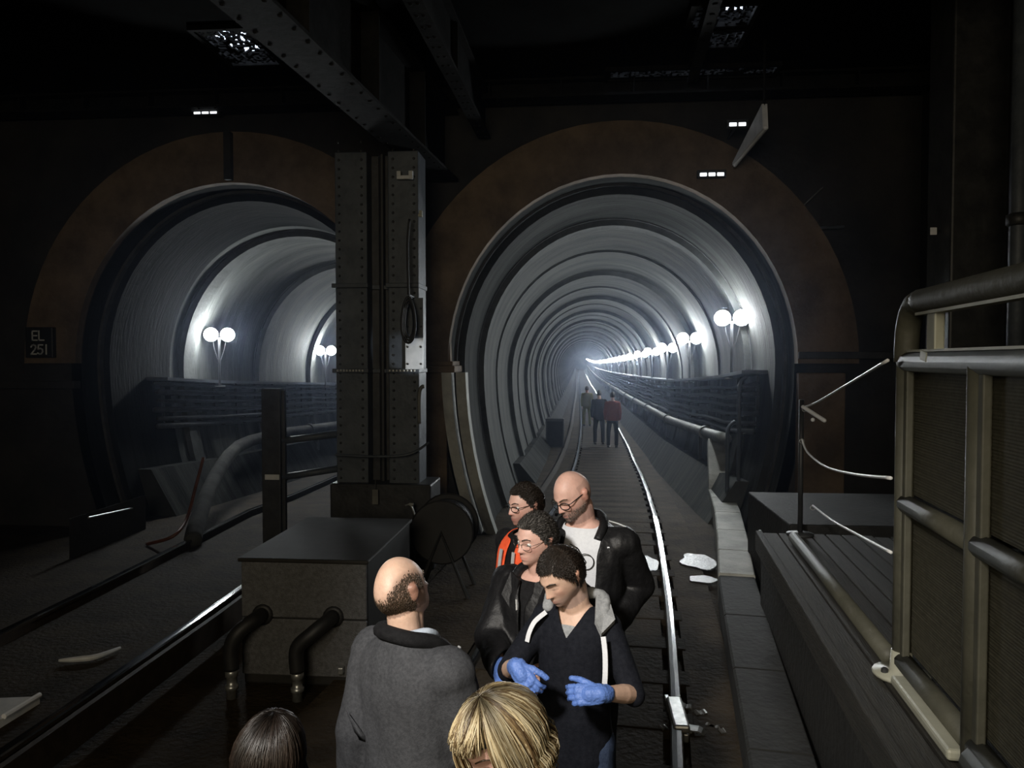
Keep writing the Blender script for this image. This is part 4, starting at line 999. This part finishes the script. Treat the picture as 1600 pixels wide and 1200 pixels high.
def garment(root, name, m_, k, arms, infl, sleeve=(1.0, 1.0), z0=.80, wid=1.0, belly=0, keep=None, fold=.006, voxel=.009, thick=0, seed=0, arminf=None, shoulder=True, neck=False, z1=9, flare=0):
    gb = MB(); rings = torso_rings(k, infl, z0, z1, wid, belly)
    if flare:
        for i, r in enumerate(rings):
            c = sum(r, Vector())/len(r); f_ = 1 + flare*max(0, 1 - (c.z/k - .8)/.35); rings[i] = [c + (v - c)*f_ for v in r]
    gb.loft(rings); a = infl if arminf is None else arminf
    for i, (s, Sh, E, Wr, hd, pn) in enumerate(arms):
        f_ = sleeve[i]
        if f_ <= 0: continue
        gb.ell(Sh + Vector((0, 0, -.002)), (.060*k + a, .058*k + a, .060*k + a*.8))
        gb.caps(Sh, Sh + (E - Sh)*min(1, f_*2), .052*k + a, .043*k + a, 16)
        if f_ > .5: gb.caps(E, E + (Wr - E)*((f_ - .5)*2), .044*k + a, .032*k + a*.9, 16)
    if neck: gb.caps(Vector((0, -.018, 1.46))*k, Vector((0, -.01, 1.53))*k, .066*k, .066*k, 20)
    me = remesh(gb, voxel, 2)
    if fold: folds(me, fold, 8, seed)
    if keep: cut(me, keep, thick)
    return finish(me, name, m_, root)
def strip(root, name, m_, pts, w, thick=.004, nrm=None):
    P = spl(pts, 5); mb = MB(); rings = []
    for i, p in enumerate(P):
        t = (P[min(i+1, len(P)-1)] - P[max(i-1, 0)]).normalized(); n = Vector(nrm or (0, 1, 0)); s = t.cross(n).normalized(); n2 = s.cross(t)
        ww = w[min(i*len(w)//len(P), len(w)-1)] if isinstance(w, list) else w
        rings.append([p - s*ww/2, p + s*ww/2, p + s*ww/2 + n2*thick, p - s*ww/2 + n2*thick])
    mb.loft(rings); return mb.obj(name, m_, root)
def eyes(root, Mh, kh, gaze_down=False):
    for s in (-1, 1):
        y = face_y(s*.031, .004); mb = MB(); c = Vector((s*.031, y - (.0085 if not gaze_down else .0165), .003))
        mb.ell(c, (.0115, .0115, .0105 if not gaze_down else .006), None, 14, 10)
        n0 = len(mb.f)
        mb.ell(c + Vector((0, .0062, -.001 if not gaze_down else -.004)), (.0058, .0058, .0056), None, 10, 6, 1)
        mb.v = [tuple(Mh @ Vector(v)) for v in mb.v]; mb.obj('eye', [M['eye'], M['iris']], root, True)
def brows(root, Mh, m_, r=.0032, drop_=0):
    for s in (-1, 1):
        mb = MB(); pts = []
        for x, z in ((.012, .024), (.022, .029), (.033, .031), (.045, .026)): pts.append(Vector((s*x, face_y(s*x, z) + .0005, z - drop_)))
        mb.tube(spl(pts, 3), [r*.9]*4 + [r]*3 + [r*.7]*3, 6); mb.v = [tuple(Mh @ Vector(v)) for v in mb.v]; mb.obj('eyebrow', m_, root, True)
def specs(root, Mh, m_, r=.0022, rx=.0235, rz=.0165, power=2.6, down=.004):
    mb = MB(); c = []
    for s in (-1, 1):
        yb = .104; pts = []
        for j in range(28):
            a = 2*PI*j/28; q = (abs(math.cos(a))**power + abs(math.sin(a))**power) ** (-1/power)
            xx = s*.032 + rx*q*math.cos(a); pts.append(Vector((xx, yb - (abs(xx)/.06)**2*.014, .003 - down + rz*q*math.sin(a))))
        mb.tube(pts, r, 6, closed=True)
        mb.tube(spl([Vector((s*.056, .0915, .010 - down)), Vector((s*.068, .075, .010)), Vector((s*.078, .0, .012)), Vector((s*.079, -.018, .004))], 4), r*.95, 6)
    mb.tube(spl([Vector((-.0095, .103, .008 - down)), Vector((0, .106, .010 - down)), Vector((.0095, .103, .008 - down))], 4), r, 6)
    mb.v = [tuple(Mh @ Vector(v)) for v in mb.v]; o = mb.obj('spectacles', m_, root, True); return o
def ring_collar(root, name, m_, k, pts, r, seg=8):
    mb = MB(); mb.tube(spl([Vector(p)*k for p in pts], 5), r, seg); return mb.obj(name, m_, root, True)
M['eye'] = mat('eye_white', (.6, .58, .55), None, 5, .2); M['iris'] = mat('dark_iris', (.02, .015, .012), None, 5, .1)
hairline = lambda x, y, z: z > .42*y + .12 - .0 if y > .15 else (z > -.42 + .5*max(0, y + .25) if abs(x) < 2 else False)
def short_mask(x, y, z):
    if y > .62: return z > .60
    if y > .25: return z > .10 + 1.2*(y - .25)
    if y > -.05: return z > .02 - (.45 if abs(x) > .8 and y < .12 and y > .02 else 0)*.6
    return z > -.40
backflow = lambda d: (d.x*.3, -.9, -.15 - .6*(d.y < -.3))
fwdflow = lambda d: (d.x*.25 + .15, .5 - 1.2*(d.y < -.2), -.2 - 1.0*(abs(d.x) > .5))

# --- man in navy V-neck handling something with blue gloves
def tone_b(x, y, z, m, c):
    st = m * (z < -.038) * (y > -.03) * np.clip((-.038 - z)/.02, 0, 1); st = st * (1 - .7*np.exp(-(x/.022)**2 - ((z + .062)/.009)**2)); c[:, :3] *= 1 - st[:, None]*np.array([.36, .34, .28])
PB = (-.01, 3.05, 0); rzB = R(158)
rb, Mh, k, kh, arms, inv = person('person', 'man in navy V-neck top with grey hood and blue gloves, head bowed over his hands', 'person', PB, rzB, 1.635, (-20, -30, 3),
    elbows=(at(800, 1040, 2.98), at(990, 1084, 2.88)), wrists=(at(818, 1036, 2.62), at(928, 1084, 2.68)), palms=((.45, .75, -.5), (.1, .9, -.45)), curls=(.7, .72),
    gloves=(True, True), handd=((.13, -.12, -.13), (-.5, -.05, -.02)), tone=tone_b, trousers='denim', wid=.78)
def vneck(c):
    z = c.z/k; x = c.x/k; return not (c.y > -.0 and z > 1.375 + abs(x)*1.7 and abs(x) < .085) and not (z > 1.50 and abs(x) < .13) and not (z > 1.47 and c.y <= 0 and abs(x) < .085)
garment(rb, 'v_neck_top', M['navy'], k, arms, .018, (.56, .50), .80, .84, .015, vneck, .006, seed=1, flare=.06, arminf=.008, voxel=.007)
def crew(c): z = c.z/k; return not (z > 1.475 and abs(c.x/k) < .075) and z > 1.2 and not (c.y > 0 and z > 1.425 and abs(c.x/k) < .08)
garment(rb, 'grey_undershirt', M['greyjersey'], k, arms, .004, (0, 0), 1.1, .78, 0, crew, .001, voxel=.007)
# hood lying on the shoulders, two draped wings, two white draw cords / piping
hb = MB(); hpts = [(-.135, .035, 1.475), (-.125, -.03, 1.515), (-.075, -.085, 1.525), (0, -.105, 1.52), (.075, -.085, 1.525), (.125, -.03, 1.515), (.12, .035, 1.475)]
P = [Vector(p)*k for p in hpts]
for a, b in zip(spl(P, 4)[:-1], spl(P, 4)[1:]): hb.caps(a, b, .024, .024, 10)
me = remesh(hb, .008, 2); folds(me, .006, 22, 5); finish(me, 'hood', M['greyjersey'], rb)
mb = MB(); fl = [Vector(p)*k for p in ((-.075, -.04, 1.522), (-.145, -.03, 1.492), (-.188, .035, 1.452), (-.150, .095, 1.405), (-.118, .085, 1.455))]
cc = sum(fl, Vector())/5; up = Vector((-.25, .35, .75)).normalized()*.022
mb.add(fl + [v + up for v in fl] + [cc + up*1.35], [(4, 3, 2, 1, 0)] + [(i, (i+1) % 5, 5 + (i+1) % 5, 5 + i) for i in range(5)] + [(5 + i, 5 + (i+1) % 5, 10) for i in range(5)])
mb.obj('hood_flap', M['greyjersey'], rb)
strip(rb, 'white_piping', M['whitecotton'], [Vector(p)*k for p in ((-.172, .12, 1.42), (-.186, .137, 1.36), (-.192, .150, 1.29), (-.19, .152, 1.24))], .020, .006)
strip(rb, 'white_piping', M['whitecotton'], [Vector(p)*k for p in ((.105, .085, 1.47), (.14, .118, 1.435), (.158, .135, 1.39), (.165, .143, 1.35))], .018, .006)
brows(rb, Mh, M['hair_dark'], .0036); eyes(rb, Mh, kh, True)
cap_shell('hair_cap', short_mask, .007, M['hair_dark'], rb, Mh)
hs = spikes('hair', short_mask, .017, .0013, M['hair_dark'], rb, Mh, 15000, fwdflow, .28, .006, 3, .35)
# --- bald man with beard, spectacles, black jacket and printed white T-shirt
PD = (.025, 3.78, 0); rzD = R(160)
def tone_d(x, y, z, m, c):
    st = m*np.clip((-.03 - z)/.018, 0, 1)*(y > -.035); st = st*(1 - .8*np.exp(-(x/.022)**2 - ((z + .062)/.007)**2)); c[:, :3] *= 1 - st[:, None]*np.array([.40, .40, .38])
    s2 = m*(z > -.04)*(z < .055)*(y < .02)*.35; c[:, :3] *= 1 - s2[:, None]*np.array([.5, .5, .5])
rd, Mh, k, kh, arms, inv = person('person', 'bald bearded man in dark spectacles, black jacket and white printed T-shirt, looking down', 'person', PD, rzD, 1.84, (-22, -26, 4),
    elbows=(at(905, 930, 3.7), at(1004, 925, 3.86)), wrists=(at(900, 1010, 3.55), at(960, 975, 3.66)), curls=(.6, .6), tone=tone_d, wid=1.0, skin='skin2')
garment(rd, 'white_t_shirt', M['whitecotton'], k, arms, .010, (0, 0), .84, 1.08, .02, lambda c: not (c.z/k > 1.485 and abs(c.x/k) < .085), .004, seed=4)
def openj(c):
    z = c.z/k; x = c.x/k; w = .066 + .05*max(0, (z - 1.05))
    return not (c.y > .0 and abs(x + .03) < w) and not (z > 1.475 and abs(x) < .095)
garment(rd, 'black_jacket', M['leather'], k, arms, .030, (.97, .97), .80, 1.0, .02, openj, .012, seed=2, thick=.004, flare=.05)
ring_collar(rd, 'jacket_collar', M['leather'], k, [(-.10, .09, 1.44), (-.105, .02, 1.50), (-.06, -.075, 1.525), (0, -.09, 1.53), (.06, -.075, 1.525), (.105, .02, 1.50), (.10, .09, 1.44)], .022)
pr = MB()
PO = Vector((-.034, 0, .105))
for cx, cz, r in ((-.028, 1.245, .036), (.035, 1.265, .030), (.006, 1.19, .034)):
    pr.tube([(Vector((cx + r*math.cos(a), .148 - .35*(cx + r*math.cos(a))**2*6, cz + r*math.sin(a))) + PO)*k for a in [2*PI*j/24 for j in range(24)]], .0024, 5, closed=True)
for a, b in (((-.028, 1.245), (.012, 1.305)), ((.012, 1.305), (.035, 1.265)), ((.012, 1.305), (.05, 1.32)), ((-.028, 1.245), (.006, 1.19)), ((.006, 1.19), (.035, 1.265))):
    pr.tube([(Vector((a[0], .147, a[1])) + PO)*k, (Vector((b[0], .147, b[1])) + PO)*k], .0022, 5)
pr.obj('shirt_print', M['glassrim'], rd, True)['label'] = 'thin dark line drawing of circles on the T-shirt'
strip(rd, 'shoulder_piping', M['reflect'], [Vector(p)*k for p in ((-.12, -.012, 1.512), (-.165, -.014, 1.502), (-.205, -.016, 1.488))], .008, .004, (0, 0, 1))
brows(rd, Mh, M['hair_brown'], .003); eyes(rd, Mh, kh, True); specs(rd, Mh, M['glassrim'], .0026, .0245, .0175)
def beard_mask(x, y, z): return y > .05 and z < -.30 and not (abs(x) < .30 and -.60 < z < -.46 and y > .5) and not (y > .75 and z > -.38)
spikes('beard', beard_mask, .008, .0013, M['hair_beard'], rd, Mh, 5000, lambda d: (0, .1, -1), .5, .0, 6)

# --- grey-haired man in wire glasses and black leather jacket
PC = (-.17, 3.42, 0); rzC = R(150)
rc, Mh, k, kh, arms, inv = person('person', 'grey-haired man in thin wire spectacles and black leather jacket, gazing leftward', 'person', PC, rzC, 1.66, (-14, -8, -3),
    elbows=(at(763, 1010, 3.34), at(872, 1010, 3.4)), wrists=(at(785, 1055, 3.12), at(850, 1060, 3.1)), palms=((.3, .6, -.5), None), curls=(.5, .5), gloves=(True, False), skin='skin2', wid=1.06)
def openc(c):
    z = c.z/k; x = c.x/k; return not (c.y > 0 and abs(x) < .012 + .35*max(0, z - 1.36)) and not (z > 1.48 and abs(x) < .09)
garment(rc, 'dark_shirt', M['blackcloth'], k, arms, .010, (0, 0), .84, 1.04, .015, lambda c: not (c.z/k > 1.47 and abs(c.x/k) < .08), .004, seed=9)
garment(rc, 'leather_jacket', M['leather'], k, arms, .034, (.97, .97), .80, 1.06, .015, openc, .012, seed=7, thick=.004, flare=.04)
for s in (-1, 1):
    mb = MB(); q = [Vector(p)*k for p in ((s*.045, .105, 1.475), (s*.105, .085, 1.50), (s*.125, .135, 1.40), (s*.05, .150, 1.33))]
    mb.add(q + [v + Vector((0, .014, .006)) for v in q], [(0, 1, 2, 3), (7, 6, 5, 4), (0, 4, 5, 1), (1, 5, 6, 2), (2, 6, 7, 3), (3, 7, 4, 0)]); mb.obj('lapel', M['leather'], rc)
strip(rc, 'zip', M['reflect'], [Vector(p)*k for p in ((.030, .158, 1.40), (.022, .162, 1.30), (.02, .160, 1.2))], .008, .006)
ring_collar(rc, 'jacket_collar', M['leather'], k, [(-.10, .085, 1.46), (-.10, .02, 1.505), (-.06, -.075, 1.53), (0, -.09, 1.535), (.06, -.075, 1.53), (.10, .02, 1.505), (.10, .085, 1.46)], .022)
brows(rc, Mh, M['hair_grey'], .003); eyes(rc, Mh, kh); specs(rc, Mh, M['wirerim'], .0013, .0225, .0155)
cap_shell('hair_cap', short_mask, .006, M['hair_grey'], rc, Mh); spikes('hair', short_mask, .022, .0014, M['hair_grey'], rc, Mh, 12000, backflow, .4, .005, 8, .4)

# --- man in orange hi-vis vest behind them
PE = (-.27, 4.16, 0); rzE = R(136)
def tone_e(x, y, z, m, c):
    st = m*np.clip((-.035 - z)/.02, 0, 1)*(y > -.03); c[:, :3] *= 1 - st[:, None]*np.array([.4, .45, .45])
re_, Mh, k, kh, arms, inv = person('person', 'dark-haired man in spectacles wearing an orange hi-vis vest over black, behind the others', 'person', PE, rzE, 1.67, (-6, -6, 0), tone=tone_e, skin='skin2', wid=1.04)
garment(re_, 'black_coat', M['blackcloth'], k, arms, .026, (.97, .97), .80, 1.04, .01, lambda c: not (c.z/k > 1.49 and abs(c.x/k) < .085), .008, seed=12)
def vest(c):
    z = c.z/k; x = c.x/k; return z > .95 and (abs(x) > .035 or c.y < 0) and abs(x) < .125 - .05*max(0, z - 1.3) and not (z > 1.475 and abs(x) < .10)
garment(re_, 'hi_vis_vest', M['orange'], k, arms, .040, (0, 0), .84, 1.04, .01, vest, .005, seed=14, thick=.003)
for s in (-1, 1):
    strip(re_, 'reflective_band', M['reflect'], [Vector(p)*k for p in ((s*.052, .165, 1.42), (s*.056, .178, 1.32), (s*.056, .176, 1.18), (s*.056, .172, 1.05))], .022, .004)
brows(re_, Mh, M['hair_dark'], .003); eyes(re_, Mh, kh); specs(re_, Mh, M['glassrim'], .0022, .0235, .015)
cap_shell('hair_cap', short_mask, .006, M['hair_dark'], re_, Mh); spikes('hair', short_mask, .022, .0015, M['hair_dark'], re_, Mh, 10000, backflow, .4, .005, 11, .4)

# --- balding man in grey blazer, seen from behind
PA = (-.565, 2.54, 0); rzA = R(-32)
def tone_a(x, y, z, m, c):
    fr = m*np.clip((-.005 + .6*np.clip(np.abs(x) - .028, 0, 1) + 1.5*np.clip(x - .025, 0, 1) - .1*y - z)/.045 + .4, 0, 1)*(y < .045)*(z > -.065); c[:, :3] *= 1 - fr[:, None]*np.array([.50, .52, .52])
ra, Mh, k, kh, arms, inv = person('person', 'balding man in grey wool blazer with dark collar, back turned, looking off rightward', 'person', PA, rzA, 1.675, (0, 12, -13),
    elbows=(at(745, 1190, 2.5), at(540, 1215, 2.5)), wrists=(at(738, 1130, 2.74), at(560, 1400, 2.6)), palms=((-.6, .3, -.4), None), gloves=(True, False), handd=((-.02, .1, .12), None), curls=(.5, .3), tone=tone_a, wid=1.02)
garment(ra, 'blue_shirt', M['paleblue'], k, arms, .010, (0, 0), .84, 1.06, .02, lambda c: not (c.z/k > 1.50 and abs(c.x/k) < .072), .003, seed=15)
ring_collar(ra, 'shirt_collar', M['paleblue'], k, [(-.045, .055, 1.49), (-.07, .01, 1.51), (-.05, -.062, 1.522), (0, -.08, 1.525), (.05, -.062, 1.53), (.076, .0, 1.53), (.066, .055, 1.50), (.04, .085, 1.47)], .016)
def opena(c):
    z = c.z/k; x = c.x/k; return not (c.y > 0 and abs(x) < .02 + .30*max(0, z - 1.25)) and not (z > 1.515 and abs(x) < .075)
garment(ra, 'grey_blazer', M['blazer'], k, arms, .034, (.96, .96), .80, 1.02, .02, opena, .010, seed=17, thick=.004, flare=.06)
ring_collar(ra, 'blazer_collar', M['blackcloth'], k, [(-.10, .085, 1.45), (-.108, .01, 1.505), (-.075, -.08, 1.530), (0, -.102, 1.536), (.075, -.08, 1.528), (.112, .0, 1.50), (.11, .08, 1.44)], .026)['label'] = 'dark collar of the grey blazer'
for s in (-1, 1): strip(ra, 'front_edge', M['reflect'] if s > 0 else M['blackcloth'], [Vector(p)*k for p in ((s*.10, .145, 1.44), (s*.075, .160, 1.34), (s*.045, .168, 1.22), (s*.035, .17, 1.05))], .012, .005)
brows(ra, Mh, M['hair_brown']); eyes(ra, Mh, kh)
def fringe(x, y, z):
    if y > .42: return False
    lim = .55*max(0, (abs(x) - .30)) + .45*max(0, x - .35) - .06 - (.3*y if y > 0 else .05*y) + .5*(random.random() - .5)*random.random()
    return -.52 < z < lim and not (y > -.12 and z < -.02 - .25*(abs(x) < .6))
spikes('hair_fringe', fringe, .008, .0012, M['hair_brown'], ra, Mh, 16000, lambda d: (0, -.5, -.8), .22, .0, 13)

# --- women at the bottom edge
def long_hair(root, Mh, mat_, n, length, seed, fringe_=True, rad=.0022, part_x=.0, puff=.022, curlin=.03):
    rng = np.random.RandomState(seed); mb = MB(); tones = []
    for i in range(n):
        yp = rng.uniform(-.75, .78); side = 1 if rng.rand() < .5 else -1
        az = rng.uniform(0, 2*PI); inf = .008 + puff*rng.rand()
        front = abs(((az - PI/2 + PI) % (2*PI)) - PI) < .85
        end = rng.uniform(.92, 1.15) if (front and fringe_) else rng.uniform(1.75, 2.0)
        if front and not fringe_: az += math.copysign(.8, math.cos(az)); end = 1.8
        pts = []; sw = rng.normal(0, .12) + (.35*(1 if math.cos(az) > 0 else -1) if front and fringe_ else 0)
        t0 = rng.uniform(.0, .5)
        ts = np.linspace(t0, end, 7)
        azs = az + sw*np.linspace(0, 1, 7)
        D = np.stack([np.sin(ts)*np.cos(azs) + part_x*np.cos(ts), np.sin(ts)*np.sin(azs), np.cos(ts)], 1); D /= np.linalg.norm(D, axis=1)[:, None]
        grow = np.linspace(.5, 1, 7)
        Q = head_surf(D, 0, False) + D * (inf*grow)[:, None]
        pts = [Vector(q) for q in Q]
        if not (front and fringe_):
            p = pts[-1]; o = Vector((p.x, p.y, 0)).normalized(); L = length*rng.uniform(.75, 1.1)
            for j in range(1, 5): f_ = j/4; pts.append(p + Vector((0, 0, -L*f_)) + o*(.018*math.sin(PI*f_) - curlin*f_*f_) + Vector((rng.normal(0, .002), rng.normal(0, .002), 0)))
        m_ = len(pts); w = rad*rng.uniform(.7, 1.5); hi = rng.uniform(.5, 1)
        tones += [v for j in range(m_) for v in [(.55 + .45*noise.noise(Vector((math.cos(az)*2.2, math.sin(az)*2.2, seed*1.7)))*2.0 + .25)*min(1, .22 + 1.25*hi*max(0, (math.hypot(pts[j].x, pts[j].y) - .03)/.07)*1)]*4]
        mb.tube([Mh @ p for p in pts], [w*(.6 + .4*math.sin(PI*min(1, .15 + j/m_))) for j in range(m_)], 4)
    o = mb.obj('hair', mat_, root, True); ca = o.data.color_attributes.new('tone', 'FLOAT_COLOR', 'POINT'); tt = np.array(tones); ca.data.foreach_set('color', np.stack([tt, tt*.96, tt*.9, np.ones_like(tt)], 1).ravel()); return o
PFm = (-.145, 1.86, 0)
rf, Mh, k, kh, arms, inv = person('person', 'woman with highlighted blonde bobbed hair, head bowed, at the bottom edge', 'person', PFm, R(152), 1.545, (-8, -24, 4), skin='skin2', wid=.92)
garment(rf, 'dark_jumper', M['blackcloth'], k, arms, .022, (.97, .97), .80, .92, 0, lambda c: not (c.z/k > 1.49 and abs(c.x/k) < .075), .007, seed=21)
cap_shell('hair_cap', lambda x, y, z: z > .45 or (y < .25 and z > -.45), .010, M['hair_girl'], rf, Mh)
brows(rf, Mh, M['hair_brown'], .0025); eyes(rf, Mh, kh, True)
long_hair(rf, Mh, M['hair_blonde'], 5200, .085, 22, True, .0014, .10, .036)
PG = (-.81, 1.90, 0)
rg, Mh, k, kh, arms, inv = person('person', 'girl with long dark brown hair seen from above at the bottom left edge', 'person', PG, R(-15), 1.39, (0, -4, 0), wid=.82, detail=True, voxel=.007)
garment(rg, 'dark_top', M['blackcloth'], k, arms, .020, (.97, .97), .80, .82, 0, lambda c: not (c.z/k > 1.49 and abs(c.x/k) < .075), .006, seed=25)
cap_shell('hair_cap', lambda x, y, z: z > .45 or (y < .3 and z > -.5), .008, M['hair_girl'], rg, Mh)
long_hair(rg, Mh, M['hair_girl'], 3000, .20, 26, False, .0013, .12, .016, .0)

# --- walkers far down the tunnel
for (px, Y, H, rz, c1, c2, lb) in ((936, 25.0, 1.75, 5, 'blackcloth', 'darktrouser', 'dark-clothed walker far down the track in the centre tunnel'), (957, 24.0, 1.72, -8, 'redcloth', 'darktrouser', 'walker in dull red top beside the dark-clothed walker far down the track'), (917, 33.0, 1.7, 0, 'olive', 'olive', 'most distant walker in olive clothes on the track ahead of the other two')):
    p = at(px, 640, Y); ro, Mh, k, kh, arms, inv = person('person', lb, 'person', (p.x, Y, .055 - drop(Y)), R(rz), H, voxel=.014, detail=False, trousers=c2, skin='skin2', stance=.13)
    for s in (0,):
        garment(ro, 'jacket', M[c1], k, arms, .022, (.95, .95), .84, 1.05, 0, lambda c: not (c.z/k > 1.49 and abs(c.x/k) < .08), 0, voxel=.016)
    cap_shell('hair_cap', short_mask, .008, M['hair_dark'], ro, Mh)
    ca = ro.children[0].data.color_attributes.new('tone', 'FLOAT_COLOR', 'POINT'); ca.data.foreach_set('color', np.ones(4*len(ro.children[0].data.vertices)))
